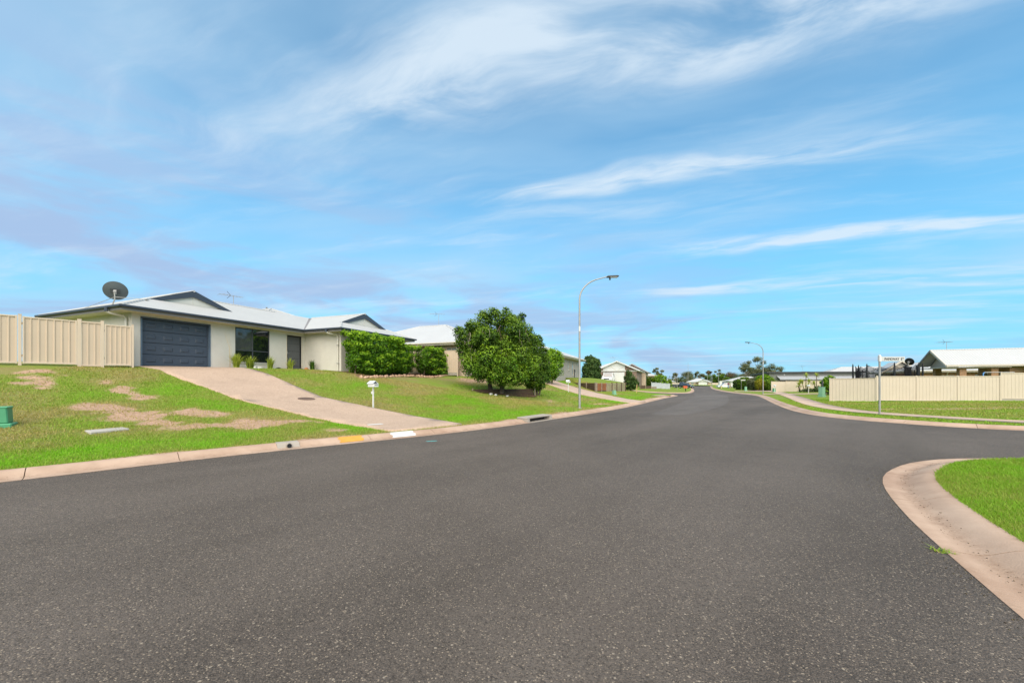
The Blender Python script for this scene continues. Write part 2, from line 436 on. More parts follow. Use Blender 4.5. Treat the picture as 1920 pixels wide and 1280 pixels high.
M_gumbark = pmat('pale_gum_bark', (.42, .37, .31), .85, .25, 6, .4, 20, spec=.15)
M_brick_c = brick_mat('cream_brick', (.60, .45, .33), (.52, .37, .27), (.62, .54, .44))
M_brick_t = brick_mat('taupe_brick', (.40, .345, .295), (.34, .29, .245), (.44, .40, .36))
M_brick_o = brick_mat('orange_brick', (.42, .215, .10), (.34, .165, .075), (.44, .34, .25))
M_brick_b = brick_mat('brown_brick', (.20, .125, .09), (.25, .16, .115), (.30, .24, .20))
M_greywall = pmat('grey_wall_panel', (.22, .225, .205), .8, .06, 3, spec=.2)
M_yellow = pmat('yellow_paint', (.60, .30, .055), .75, .16, 9, spec=.25, stain=.15)
M_whitepaint = pmat('white_road_paint', (.60, .585, .55), .75, .1, 9, spec=.25, stain=.12)
M_cyan = pmat('cyan_survey_paint', (.12, .45, .45), .8, .3, 20, spec=.2)
M_orange = pmat('orange_paint', (.62, .13, .05), .5, .08, 6, spec=.4)
M_blue = pmat('blue_paint', (.10, .28, .55), .5, .08, 6, spec=.4)
M_tyre = pmat('tyre_rubber', (.018, .018, .018), .85, .2, 6, spec=.2)
M_carwhite = pmat('white_car_paint', (.74, .75, .75), .25, .02, 3, spec=.5, coat=.6)
M_cargrey = pmat('grey_car_paint', (.085, .09, .098), .3, .04, 3, spec=.5, coat=.6)
M_carblack = pmat('black_car_paint', (.015, .016, .018), .3, .04, 3, spec=.5, coat=.6)
M_lamp = pmat('headlamp_glass', (.55, .57, .58), .12, .05, 6, spec=.6)
M_redlamp = pmat('red_lens', (.35, .03, .02), .2, .05, 6, spec=.5)
M_solar = pmat('solar_panel', (.012, .016, .03), .12, .2, 4, spec=.6)
M_net = pmat('black_netting', (.015, .015, .017), .8, .1, 5, spec=.15)
M_pad = pmat('orange_trampoline_pad', (.48, .17, .08), .7, .1, 5, spec=.2)
M_skin = pmat('skin', (.45, .27, .19), .6, .08, 10, spec=.3)
M_maroon = pmat('maroon_cloth', (.20, .025, .05), .9, .15, 10, spec=.1)
M_denim = pmat('pale_blue_cloth', (.16, .26, .42), .9, .15, 10, spec=.1)
M_letter = pmat('black_lettering', (.02, .02, .022), .6, .05, 5, spec=.3)
def glass_mat(name, col=(.008, .010, .012)):
    m = bpy.data.materials.new(name); m.use_nodes = True
    b = m.node_tree.nodes['Principled BSDF']; b.inputs['Base Color'].default_value = (*col, 1)
    b.inputs['Roughness'].default_value = .03; b.inputs['Specular IOR Level'].default_value = .5; b.inputs['IOR'].default_value = 2.3
    return m
M_glass = glass_mat('dark_window_glass')
M_glassp = glass_mat('sky_pale_window_glass', (.26, .31, .34))  # pale blue base colour stands in for sky reflected in the panes
M_grille = pmat('grey_security_mesh', (.15, .155, .16), .5, .1, 5, spec=.4)
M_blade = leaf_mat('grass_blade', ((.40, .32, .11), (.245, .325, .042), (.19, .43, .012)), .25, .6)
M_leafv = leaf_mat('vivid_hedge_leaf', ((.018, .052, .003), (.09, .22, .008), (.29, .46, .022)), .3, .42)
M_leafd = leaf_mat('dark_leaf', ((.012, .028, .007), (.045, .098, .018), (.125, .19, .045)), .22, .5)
M_leafo = leaf_mat('olive_tree_leaf', ((.014, .034, .004), (.070, .150, .010), (.22, .335, .028)), .28, .5)
M_leafg = leaf_mat('dull_gum_leaf', ((.07, .085, .040), (.14, .16, .075), (.22, .23, .12)), .2, .6)
M_leafy = leaf_mat('yellow_green_leaf', ((.10, .11, .010), (.24, .24, .015), (.40, .36, .03)), .3, .5)
M_strap = leaf_mat('strap_leaf', ((.14, .19, .028), (.32, .40, .05), (.52, .56, .12)), .3, .5)
M_palm = leaf_mat('palm_leaf', ((.020, .055, .010), (.055, .135, .020), (.12, .21, .035)), .25, .4)
M_dry = leaf_mat('dry_leaf', ((.06, .045, .02), (.13, .10, .05), (.22, .17, .09)), .2, .7)

# ================================================================== terrain
def zbase(x, y):
    z = -.0046 * np.clip(y - 15, 0, 300)
    s = (-.8 * (x - 22) + .6 * (y - 55))
    return z + .04 * np.clip(s, 0, 60) * np.clip((y - 44) / 8, 0, 1) * np.clip((24 - x) / 4, 0, 1)

# gutter lines (metres); the verge lies to the left of each line's direction
LEFT = [(-36, -17), (-24, -8.2), (-15, -.5), (-11.2, 3.0), (-8.13, 6.26), (-7.58, 6.84), (-6.86, 7.66), (-6.03, 8.52), (-5.08, 9.4), (-3.71, 10.6), (-2.74, 11.45), (-1.67, 12.45), (.19, 14.55), (1.83, 16.89), (4.06, 20.02), (7.57, 25.4), (13.38, 36.3), (17.3, 43.2), (20.0, 47.6), (21.1, 50.2), (21.0, 52.6), (19.3, 54.9), (14, 59), (4, 66.5), (-16, 81.5)]
FARL = [(-12, 87.5), (6, 74.1), (20, 63.8), (24.5, 60.6), (26.6, 60.2), (28.2, 62), (36, 77.6), (60.2, 131.8), (84, 185), (93, 206), (94, 216)]
RIGHT = [(108, 216), (102, 203), (76.5, 152), (55.6, 110), (42, 80), (36.2, 66), (33.8, 59.5), (31.22, 50.59), (26.46, 41.66), (21.41, 32.75), (18.18, 26.91), (15.9, 22.6), (14.75, 19.9), (14.3, 18.2), (14.3, 16.6), (14.7, 15.2), (15.3, 13.95), (16.6, 12.8), (19.5, 11.4), (25, 10), (40, 7), (90, -3)]
NEAR = [(90, -11), (40, -1.3), (24, 3.6), (16, 6.6), (12.6, 7.75), (10.71, 8.2), (9.24, 8.2), (8.57, 8.05), (7.74, 7.72), (6.89, 7.17), (6.35, 6.74), (5.91, 6.3), (5.43, 5.72), (4.94, 5.04), (4.5, 4.4), (3.93, 3.47), (3.44, 2.65), (2.2, .5), (-3, -8), (-9, -17)]

def resample(P, step=.5, smooth=2):
    P = [np.array(p, float) for p in P]
    for _ in range(smooth):
        Q = [P[0]]
        for a, b in zip(P[:-1], P[1:]): Q += [a * .75 + b * .25, a * .25 + b * .75]
        Q.append(P[-1]); P = Q
    P = np.array(P); s = np.concatenate([[0], np.cumsum(np.hypot(*np.diff(P, axis=0).T))])
    n = max(2, int(s[-1] / step) + 1); t = np.linspace(0, s[-1], n)
    return np.stack([np.interp(t, s, P[:, 0]), np.interp(t, s, P[:, 1])], 1)

RL, RF, RR, RN = [resample(p) for p in (LEFT, FARL, RIGHT, NEAR)]

def normals(R):
    t = np.gradient(R, axis=0); t /= np.hypot(t[:, 0], t[:, 1])[:, None]
    return np.stack([-t[:, 1], t[:, 0]], 1)

def near(x, y, R):
    x = np.atleast_1d(np.asarray(x, float)).ravel(); y = np.atleast_1d(np.asarray(y, float)).ravel()
    q = (R[:, 0] > x.min() - 25) & (R[:, 0] < x.max() + 25) & (R[:, 1] > y.min() - 25) & (R[:, 1] < y.max() + 25)
    if q.sum() > 8: R = R[q]
    D = np.empty(len(x)); K = np.empty(len(x), int)
    for i in range(0, len(x), 4000):
        d = (x[i:i+4000, None] - R[None, :, 0]) ** 2 + (y[i:i+4000, None] - R[None, :, 1]) ** 2
        k = d.argmin(1); K[i:i+4000] = k; D[i:i+4000] = np.sqrt(d[np.arange(len(k)), k])
    return D, R[K]

FD = [0, .6, 1.2, 2.6, 4.5, 7.7, 10.5, 12.5, 14, 60]
FZ = [.02, .112, .135, .23, .44, .95, 1.60, 2.12, 2.27, 2.30]
def gs(x, y, cx_, cy_, s): return np.exp(-((x - cx_) ** 2 + (y - cy_) ** 2) / (2 * s * s))
def terrL(x, y):
    x = np.atleast_1d(np.asarray(x, float)); y = np.atleast_1d(np.asarray(y, float))
    D, N = near(x, y, RL)
    z = zbase(N[:, 0], N[:, 1]) + np.interp(D, FD, FZ)
    z = z - .20 * gs(x, y, -8.5, 25.2, 1.8) - .26 * gs(x, y, -5.6, 29, 2.0) + .05 * gs(x, y, -18, 14.3, 1.5)
    return z + (.012 * np.sin(x * 2.1 + y * 1.3) + .010 * np.sin(x * 4.7 - y * 3.9)) * np.clip((D - 1) / 2, 0, 1) * np.clip((13 - D) / 2, 0, 1)
def terrR(x, y):
    D, N = near(x, y, RR); return zbase(N[:, 0], N[:, 1]) + np.interp(D, [0, .6, 2, 12, 60], [.02, .112, .14, .33, .6])
def terrN(x, y):
    D, N = near(x, y, RN); return zbase(N[:, 0], N[:, 1]) + np.interp(D, [0, .6, 2, 12, 60], [.02, .112, .13, .3, .8])
def terrF(x, y):
    y = np.atleast_1d(np.asarray(y, float))
    D, N = near(x, y, RF); k = np.clip((104 - y) / 22, 0, 1)
    return zbase(N[:, 0], N[:, 1]) + .112 * np.clip(D / .6, 0, 1) + np.interp(D, [0, .6, 4, 16, 60], [0, 0, .18, 1.45, 2.2]) * (.10 + .90 * k)
def ZL(x, y): return float(terrL(x, y)[0])
def ZR(x, y): return float(terrR(x, y)[0])
def ZF(x, y): return float(terrF(x, y)[0])

def hash2(i, j, s=0):
    return np.modf(np.abs(np.sin(i * 127.1 + j * 311.7 + s * 74.7) * 43758.5453))[0]
def vnoise(x, y, sc, s=0):
    x = x / sc; y = y / sc; i = np.floor(x); j = np.floor(y); fx = x - i; fy = y - j
    fx = fx * fx * (3 - 2 * fx); fy = fy * fy * (3 - 2 * fy)
    a = hash2(i, j, s); b = hash2(i + 1, j, s); c = hash2(i, j + 1, s); d = hash2(i + 1, j + 1, s)
    return (a * (1 - fx) + b * fx) * (1 - fy) + (c * (1 - fx) + d * fx) * fy
def fbm(x, y, sc, s=0): return .55 * vnoise(x, y, sc, s) + .3 * vnoise(x, y, sc * .43, s + 1) + .15 * vnoise(x, y, sc * .19, s + 2)

def caps(x, y, a, b, r):
    ax, ay = a; bx, by = b; vx, vy = bx - ax, by - ay
    t = np.clip(((x - ax) * vx + (y - ay) * vy) / (vx * vx + vy * vy + 1e-9), 0, 1)
    return np.hypot(x - ax - t * vx, y - ay - t * vy) / r
PATCH = [((-16.9, 14.0), (-16.3, 13.5), .40), ((-15.9, 13.2), (-15.2, 12.8), .38), ((-14.9, 14.3), (-13.7, 13.9), .40), ((-13.7, 13.7), (-12.5, 13.4), .36), ((-12.6, 11.9), (-10.9, 11.4), .52), ((-11.3, 11.2), (-8.9, 10.9), .50), ((-10.3, 12.5), (-8.3, 12.6), .42), ((-8.2, 11.9), (-6.8, 12.4), .40), ((-8.8, 11.2), (-7.6, 11.7), .34), ((-5.45, 11.75), (-5.2, 11.6), .34), ((1.9, 24.6), (3.3, 26.4), .5), ((2.1, 20.2), (2.4, 20.6), .35), ((5.5, 25.1), (6.2, 26.1), .3)]
def bareL(x, y):
    D, _ = near(x, y, RL); b = np.zeros(len(x))
    n = fbm(x, y, .55, 3)
    for a, c, r in PATCH: b = np.maximum(b, np.clip(1.22 - caps(x, y, a, c, r * .86) * .74 + (n - .5) * 2.5 + (fbm(x, y, .16, 21) - .5) * 1.3, 0, .92))
    b = np.maximum(b, np.clip(.55 - (D - .6) * 3.2 + (fbm(x, y, .9, 8) - .5) * 2.2, 0, 1))
    b = np.maximum(b, np.clip(1.2 - caps(x, y, (-3.4, 29.4), (-1.0, 32.0), 1.3) + (n - .5), 0, 1) * .8)
    return b
def toneL(x, y):
    D, _ = near(x, y, RL)
    t = .40 + (fbm(x, y, 2.6, 5) - .5) * 1.35 + (fbm(x, y, .7, 9) - .5) * .55
    t = t + .34 * np.clip(1 - np.abs(D - 1.9) / 1.6, 0, 1) + .30 * np.exp(-caps(x, y, (-12.3, 14.9), (-9.8, 13.9), 1.0) ** 2)
    t = t - .34 * np.exp(-caps(x, y, (-10.5, 22.0), (-7, 23.6), 1.6) ** 2) - .2 * np.exp(-caps(x, y, (-13, 12), (-8, 12), 1.8) ** 2)
    return np.clip(t, 0, 1)
def bareR(x, y):
    n = fbm(x, y, .8, 4)
    return np.clip(.72 - caps(x, y, (20.0, 20.6), (27, 20.0), .9) * .45 + (n - .5) * 1.3, 0, .62)
def toneR(x, y): return np.clip(.54 + (fbm(x, y, 3.2, 6) - .5) * .75 + (fbm(x, y, .8, 2) - .5) * .4, 0, 1)
def toneN(x, y): return np.clip(.62 + (fbm(x, y, 1.6, 6) - .5) * .7 + (fbm(x, y, .4, 2) - .5) * .45, 0, 1)
def zero(x, y): return np.zeros(len(x))
def toneF(x, y): return np.clip(.50 + (fbm(x, y, 5, 7) - .5) * .8, 0, 1)

def inside(P, x, y):
    P = np.asarray(P); c = np.zeros(len(x), bool); j = len(P) - 1
    for i in range(len(P)):
        xi, yi = P[i]; xj, yj = P[j]
        k = ((yi > y) != (yj > y)) & (x < (xj - xi) * (y - yi) / (yj - yi + 1e-12) + xi); c ^= k; j = i
    return c

def cdt_sheet(name, outline, grids, T, mat, attr=None, zoff=0.0, parent=None, skirt=0.0):
    """triangulated sheet over a polygon; grids: (x0,x1,y0,y1,step) blocks of interior points; height from T"""
    P = [tuple(p) for p in outline]; n = len(P); A = np.array(P)
    pts = []
    for k, (x0, x1, y0, y1, st) in enumerate(grids):
        gx, gy = np.meshgrid(np.arange(x0, x1, st), np.arange(y0, y1, st)); gx = gx.ravel(); gy = gy.ravel()
        gx = gx + (rng.random(len(gx)) - .5) * st * .3; gy = gy + (rng.random(len(gy)) - .5) * st * .3
        ok = inside(A, gx, gy)
        for (a0, a1, b0, b1, s2) in grids[:k]: ok &= ~((gx > a0) & (gx < a1) & (gy > b0) & (gy < b1))
        gx, gy = gx[ok], gy[ok]
        d, _ = near(gx, gy, A); ok = d > min(st * .35, .3)
        pts += list(zip(gx[ok], gy[ok]))
    allp = P + pts
    r = delaunay_2d_cdt([Vector(p) for p in allp], [(i, (i + 1) % n) for i in range(n)], [], 1, 1e-4)
    V2 = np.array([(p.x, p.y) for p in r[0]]); F = [tuple(f) for f in r[2]]
    z = T(V2[:, 0], V2[:, 1]) + zoff
    V = np.column_stack([V2, z])
    if skirt:
        oi = [int(np.hypot(V2[:, 0] - p[0], V2[:, 1] - p[1]).argmin()) for p in P]
        b = len(V); V = np.vstack([V, V[oi] - np.array([0, 0, skirt])])
        m = len(oi); F += [t for i in range(m) for t in ((oi[i], b + i, b + (i + 1) % m), (oi[i], b + (i + 1) % m, oi[(i + 1) % m]))]
    F = np.array(F)
    e1 = V[F[:, 1]] - V[F[:, 0]]; e2 = V[F[:, 2]] - V[F[:, 0]]
    flip = (np.cross(e1, e2)[:, 2] < 0); F[flip] = F[flip][:, ::-1]
    at = {k: f(V[:, 0], V[:, 1]) for k, f in (attr or {}).items()}
    return fast_mesh(name, V, F, mat, at, parent, smooth=not skirt)

# the ground to the horizon
gy_ = np.concatenate([np.linspace(-400, 0, 9), np.linspace(15, 320, 30), np.linspace(400, 5000, 12)])
gx_ = np.concatenate([np.linspace(-3000, -200, 8), np.linspace(-160, 260, 30), np.linspace(320, 3000, 8)])
GX, GY = np.meshgrid(gx_, gy_); nx, ny = len(gx_), len(gy_)
GZ = -.0046 * np.clip(GY - 15, 0, 300) - .10
idx = np.arange(nx * ny).reshape(ny, nx)
Fq = np.stack([idx[:-1, :-1], idx[:-1, 1:], idx[1:, 1:], idx[1:, :-1]], -1).reshape(-1, 4)
fx_, fy_ = GX.ravel(), GY.ravel()
ground = fast_mesh('ground', np.column_stack([fx_, fy_, GZ.ravel()]), Fq, M_lawn, {'bare': np.zeros(nx * ny), 'tone': np.full(nx * ny, .45)}, smooth=True)
tag(ground, 'flat grassy ground reaching to the horizon', kind='structure')

# carriageways: main street, cross street and side street in one sheet
road = cdt_sheet('road', list(RL[::2]) + list(RF[::2]) + list(RR[::2]) + list(RN[::2]),
                 [(-30, 40, -15, 60, 1.6), (-40, 110, -20, 216, 5)], zbase, M_asphalt)
tag(road, 'grey asphalt road curving away past a junction', kind='structure')
patch = cdt_sheet('newer_seal', resample([(30.6, 60), (27.9, 51.5), (24.4, 44.6), (20.5, 37.2), (15.9, 29.2), (12.6, 24.3), (9.5, 20.2), (7.6, 18.7), (6.4, 18.9), (9.2, 23.6), (14.0, 32.4), (18.8, 41.3), (22.0, 47.0), (24.2, 52.5), (26.8, 58.4)], .6, 1),
                  [(0, 40, 10, 70, 1.5)], zbase, M_asphalt2, zoff=.004, parent=road)

# verges and yards
OL, OF, OR, ON = [R + normals(R) * .585 for R in (RL, RF, RR, RN)]
lawnL = cdt_sheet('lawn', list(OL) + [(-60, 112), (-140, 60), (-140, -40), (-45, -30)],
                  [(-20, 1, 4, 26, .30), (-20, 24, 2, 58, .9), (-140, 30, -30, 112, 5)], terrL, M_lawn, {'bare': bareL, 'tone': toneL})
tag(lawnL, 'sloping lawn with bare reddish patches below the grey house', kind='structure')
lawnF = cdt_sheet('lawn', [(-60, 123.5)] + list(OF[::2]) + [(94, 320), (-140, 320), (-140, 170)],
                  [(10, 100, 60, 220, 2.5), (-140, 96, 60, 320, 8)], terrF, M_lawn, {'bare': zero, 'tone': toneF})
tag(lawnF, 'grass verge and yards beyond the side street', kind='structure')
lawnR = cdt_sheet('lawn', list(OR) + [(200, -20), (200, 320), (112, 320)],
                  [(14, 40, 12, 34, .45), (14, 60, 8, 70, 1.6), (14, 200, -20, 320, 7)], terrR, M_lawn, {'bare': bareR, 'tone': toneR})
tag(lawnR, 'level lawn in front of the long cream fence', kind='structure')
lawnN = cdt_sheet('lawn', list(ON) + [(-4, -30), (90, -30)],
                  [(2, 16, -2, 9, .3), (-10, 90, -30, 9, 3)], terrN, M_lawn, {'bare': zero, 'tone': toneN})
tag(lawnN, 'bright green grass inside the near street corner', kind='structure')

# ------------------------------------------------------------------ rolled concrete kerbs, cast in lengths with open joints
KP = [(-.005, -.10), (-.005, .006), (.12, .0), (.20, -.003), (.26, .005), (.32, .026), (.38, .056), (.44, .083), (.49, .100), (.55, .111), (.60, .112), (.60, -.12)]
def kerb_mesh(R, i0, i1, gap):
    P = R[i0:i1 + 1].copy(); Nn = normals(R)[i0:i1 + 1]
    if gap:
        for a, b in ((0, 1), (-1, -2)):
            t = P[b] - P[a]; P[a] = P[a] + t / np.hypot(*t) * gap
    zz = zbase(P[:, 0], P[:, 1]); k = len(KP)
    V = np.array([(P[i, 0] + Nn[i, 0] * w, P[i, 1] + Nn[i, 1] * w, zz[i] + h) for i in range(len(P)) for w, h in KP])
    F = [(i * k + j, i * k + j + 1, (i + 1) * k + j + 1, (i + 1) * k + j) for i in range(len(P) - 1) for j in range(k - 1)]
    m = MB(); m.add(V, F); m.add(V[:k], [tuple(range(k))]); m.add(V[-k:], [tuple(range(k))[::-1]])
    return m
def dirt(me, R):
    """how far across the kerb each vertex lies: silt gathers along the invert and at both edges"""
    c = np.empty(len(me.vertices) * 3); me.vertices.foreach_get('co', c); c = c.reshape(-1, 3)
    w = near(c[:, 0], c[:, 1], R)[0]
    d = np.exp(-((w - .25) / .075) ** 2) * .9 + np.exp(-(w / .05) ** 2) * .8 + np.exp(-((w - .60) / .05) ** 2) * .9
    at = me.attributes.new('dirt', 'FLOAT', 'POINT'); at.data.foreach_set('value', np.ascontiguousarray(d, np.float32))
def kerb(R, label, lo, hi, skip=None):
    n = len(R); rest = MB()
    for a, b in ((0, lo), (hi, n - 1)):
        if b - a > 1:
            q = kerb_mesh(R, a, b, 0); rest.add(q.v, q.f)
    par = rest.build('kerb', M_kerb); tag(par, label, kind='structure'); dirt(par.data, R)
    i = lo
    while i < hi:
        j = min(i + 4, hi)
        if skip and i <= skip[0] < j: j = skip[0]
        if skip and i == skip[0]: i = skip[1]; continue
        ks = kerb_mesh(R, i, j, .006).build('kerb_section', M_kerb, par, smooth=True); dirt(ks.data, R); i = j
    return par
def kidx(R, x, y): return int(np.hypot(R[:, 0] - x, R[:, 1] - y).argmin())
i_in0, i_in1 = kidx(RL, .72, 15.35), kidx(RL, 2.05, 17.2)
kerbL = kerb(RL, 'rolled concrete kerb along the sloping lawn', kidx(RL, -15, -.5), kidx(RL, 20, 47.6), (i_in0, i_in1))
kerbF = kerb(RF, 'pale kerb beyond the side street', kidx(RF, 20, 63.8), kidx(RF, 36, 77.6))
kerbR = kerb(RR, 'rolled concrete kerb along the footpath lawn', kidx(RR, 36, 66), kidx(RR, 25, 10))
kerbN = kerb(RN, 'wide pinkish kerb curving round the near corner', kidx(RN, 16, 6.6), kidx(RN, -3, -8))

def kerb_paint(name, R, x, y, ln, mat, par, w0=.24, w1=.57):
    """painted band that follows the kerb's profile"""
    i = kidx(R, x, y); t = R[i + 1] - R[i]; t /= np.hypot(*t); nn = np.array([-t[1], t[0]]); p0 = R[i]
    ws = np.linspace(w0, w1, 9); hs = np.interp(ws, [p[0] for p in KP[1:11]], [p[1] for p in KP[1:11]]) + .005
    V = []; z0 = float(zbase(np.array([p0[0]]), np.array([p0[1]]))[0])
    for s in (-ln / 2, ln / 2):
        for w, h in zip(ws, hs):
            q = p0 + t * (s + .03 * math.sin(w * 40)) + nn * w; V.append((q[0], q[1], z0 + h))
    m = MB(); m.add(V, [(k, k + 1, 9 + k + 1, 9 + k) for k in range(8)])
    o = m.build(name, mat, par); return o
kerb_paint('painted_mark', RL, -4.15, 10.25, .62, M_yellow, kerbL)['label'] = 'orange yellow painted band on the kerb'
kerb_paint('painted_mark', RL, -3.05, 11.25, .72, M_whitepaint, kerbL)['label'] = 'white painted band on the kerb'
m = MB(); m.quad((-2.32, 10.55, .004), (-2.05, 10.68, .004), (-2.0, 10.6, .004), (-2.25, 10.5, .004))
m.build('painted_mark', M_cyan, road)['label'] = 'small cyan survey mark on the asphalt'

# stormwater pipe adaptor let into the kerb
i = kidx(RL, -5.2, 9.35); t_ = RL[i + 1] - RL[i]; ang = math.atan2(t_[1], t_[0])
pa = thing('kerb_pipe_outlet', 'grey concrete stormwater outlet with round hole in the kerb', 'drain outlet', (RL[i][0], RL[i][1], 0), ang)
m = MB(); m.prism([(.20, .0), (.27, .004), (.40, .118), (.585, .128), (.585, .0)], 0, -.24, .24); m.build('surround', M_concrete, pa, bevel=.006)
m = MB(); m.tube([(0, .25, .058), (0, .60, .064)], [.062, .062], 14); m.build('pipe', M_concrete, pa)
m = MB(); m.tube([(0, .235, .058), (0, .262, .058)], .05, 14); m.build('pipe_mouth', M_black, pa)

# kerb inlet pit
a_, b_ = RL[i_in0], RL[i_in1]; d_ = b_ - a_; ln = float(np.hypot(*d_)); ang = math.atan2(d_[1], d_[0])
ip = thing('kerb_inlet', 'concrete kerb inlet with a long dark slot beside the street lamp', 'storm drain', (a_[0], a_[1], float(zbase(a_[0], a_[1]))), ang)
m = MB(); m.box(.02, ln - .02, .22, .72, .118, .175); m.build('lintel', M_concrete, ip, bevel=.012)
for x0 in (.02, ln - .20):
    m = MB(); m.box(x0, x0 + .18, .20, .72, -.05, .115); m.build('pier', M_concrete, ip, bevel=.01)
m = MB(); m.box(.21, ln - .21, .50, .70, -.05, .114); m.build('pit_back', M_black, ip)
m = MB(); m.prism([(-.02, -.06), (.55, -.06), (.55, -.02), (.10, -.012), (-.02, .008)], 0, .0, ln); m.build('apron', M_concrete, ip)

# ------------------------------------------------------------------ driveways and footpath
drive1 = cdt_sheet('driveway', [(-16.45, 17.35), (-13.26, 16.12), (-10.49, 14.92), (-7.4, 13.55), (-5.69, 12.80), (-4.4, 12.15), (-3.55, 11.62), (-2.8, 12.35), (-2.1, 13.05), (-1.72, 13.50), (-2.6, 14.15), (-3.62, 14.75), (-5.45, 15.60), (-6.73, 16.15), (-8.09, 16.78), (-9.84, 17.87), (-11.81, 19.11), (-13.06, 19.85), (-14.0, 20.55), (-14.85, 21.25)],
                   [(-17, -1, 11, 22, .45)], terrL, M_drive, zoff=.045, skirt=.16)
tag(drive1, 'pink exposed aggregate driveway sloping up to the garage', kind='structure')
drive2 = cdt_sheet('driveway', [(8.55, 28.1), (9.6, 29.9), (10.75, 31.75), (9.79, 32.92), (8.31, 37.3), (6.96, 40.6), (4.9, 43.5), (1.5, 47.5), (-1.0, 46.0), (1.6, 41.4), (4.0, 37.2), (5.65, 33.4), (7.5, 31.0)],
                   [(-2, 12, 27, 48, .8)], terrL, M_path, zoff=.04, skirt=.15)
tag(drive2, 'pale driveway running up behind the second letterbox', kind='structure')
fpU = [(47, 76), (43.2, 66.5), (40.6, 59.6), (35.6, 50.6), (28.2, 38.2), (21.35, 27.2), (18.9, 22.8), (17.75, 20.2), (17.3, 18.5), (17.4, 16.6), (18.0, 15.2), (19.0, 14.1), (23, 12.6), (40, 8.9), (70, 2.6)]
fpL = [(70, 1.4), (40, 7.7), (23, 11.5), (18.3, 13.25), (17.1, 14.7), (16.35, 16.3), (16.2, 18.2), (16.65, 20.4), (17.75, 23.2), (20.25, 27.8), (27.0, 38.8), (34.4, 51.2), (39.4, 60.2), (42, 67), (45.8, 76.6)]
path = cdt_sheet('footpath', list(resample(fpU, .8, 1)) + list(resample(fpL, .8, 1)), [(14, 60, 0, 80, 1.2)], terrR, M_path, zoff=.03, skirt=.12)
tag(path, 'pinkish concrete footpath curving past the street name sign', kind='structure')
for P_, lab in (([(31.0, 48.6), (32.3, 51.0), (46, 47.8), (60, 44.5), (59.6, 42.5), (45, 45.6)], 'thin concrete driveway strip beyond the green pillar'),
                ([(36.6, 64.6), (38.6, 68.8), (52, 66), (52, 63.2)], 'pale driveway strip by the garden shrubs')):
    tag(cdt_sheet('driveway', P_, [(30, 62, 40, 70, 1.5)], terrR, M_path, zoff=.05, skirt=.12), lab, kind='structure')
# stub of path in the far verge
tag(cdt_sheet('path', [(14.9, 42.5), (17.4, 45.6), (18.1, 45.0), (15.7, 41.9)], [(14, 20, 40, 47, .8)], terrL, M_path, zoff=.05, skirt=.1), 'short pale slab set in the verge near the side street', kind='structure')

# ------------------------------------------------------------------ grass blades
def blades(name, label, T, bare, tone, area, dens, h, w, maxn, clipR, seed, excl=(), parent=None):
    r = np.random.default_rng(seed); x0, x1, y0, y1 = area
    n = min(maxn, int((x1 - x0) * (y1 - y0) * dens))
    x = r.uniform(x0, x1, n); y = r.uniform(y0, y1, n)
    ok = np.abs(x) < y * 1.35 + 4                         # ground in or near the street view
    x, y = x[ok], y[ok]
    O, side = clipR
    ok = inside(O, x, y); x, y = x[ok], y[ok]
    for P in excl:
        ok = ~inside(P, x, y); x, y = x[ok], y[ok]
    dist = np.hypot(x, y); D, _ = near(x, y, side)
    keep = r.random(len(x)) < np.clip((9.0 / np.maximum(dist, 5)) ** 1.25, .06, 1.0)
    b = bare(x, y); keep &= r.random(len(x)) > np.clip(b * 1.05 - .1, 0, .80)
    x, y, dist = x[keep], y[keep], dist[keep]; n = len(x)
    tn = np.clip(tone(x, y) + r.normal(0, .16, n) - .5 * np.clip(bare(x, y), 0, 1), 0, 1)
    z = T(x, y)
    hh = h * r.uniform(.55, 1.5, n) * (.8 + .5 * fbm(x, y, .35, 12)); ww = w * r.uniform(.7, 1.4, n) * np.clip(dist / 9, .8, 3.2)
    a = r.uniform(0, 2 * np.pi, n); l = r.uniform(0, 2 * np.pi, n); lean = hh * r.uniform(.2, 1.3, n)
    ca_, sa_ = np.cos(a) * ww, np.sin(a) * ww
    V = np.empty((n, 3, 3))
    V[:, 0] = np.column_stack([x - ca_, y - sa_, z - .01]); V[:, 1] = np.column_stack([x + ca_, y + sa_, z - .01])
    V[:, 2] = np.column_stack([x + np.cos(l) * lean, y + np.sin(l) * lean, z + hh])
    o = fast_mesh(name, V.reshape(-1, 3), np.arange(3 * n).reshape(-1, 3), M_blade, {'tone': np.repeat(tn, 3)})
    return tag(o, label, 'grass', kind='stuff')
polyL = np.vstack([OL, [(-60, 112), (-140, 60), (-140, -40), (-45, -30)]])
polyR = np.vstack([OR, [(200, -20), (200, 320), (112, 320)]])
polyN = np.vstack([ON, [(-4, -30), (90, -30)]])
dr1 = [(v.co.x, v.co.y) for v in drive1.data.vertices][:20]
dr2 = [(v.co.x, v.co.y) for v in drive2.data.vertices][:13]
fpP = list(resample(fpU, .8, 1)) + list(resample(fpL, .8, 1))
blades('grass', 'short patchy grass on the sloping front lawn', terrL, bareL, toneL, (-17, 2, 5, 24), 1500, .040, .006, 700000, (polyL, RL), 1, (dr1,))
blades('grass', 'thin grass on the verge toward the side street', terrL, bareL, toneL, (-4, 20, 18, 48), 500, .045, .007, 500000, (polyL, RL), 2, (dr1, dr2))
blades('grass', 'short grass on the lawn by the long cream fence', terrR, bareR, toneR, (14, 40, 10, 34), 800, .040, .007, 700000, (polyR, RR), 3, (fpP,))
blades('grass', 'lush bright grass inside the near corner kerb', terrN, zero, toneN, (4, 14, 1, 8.3), 5600, .034, .0040, 500000, (polyN, RN), 4)

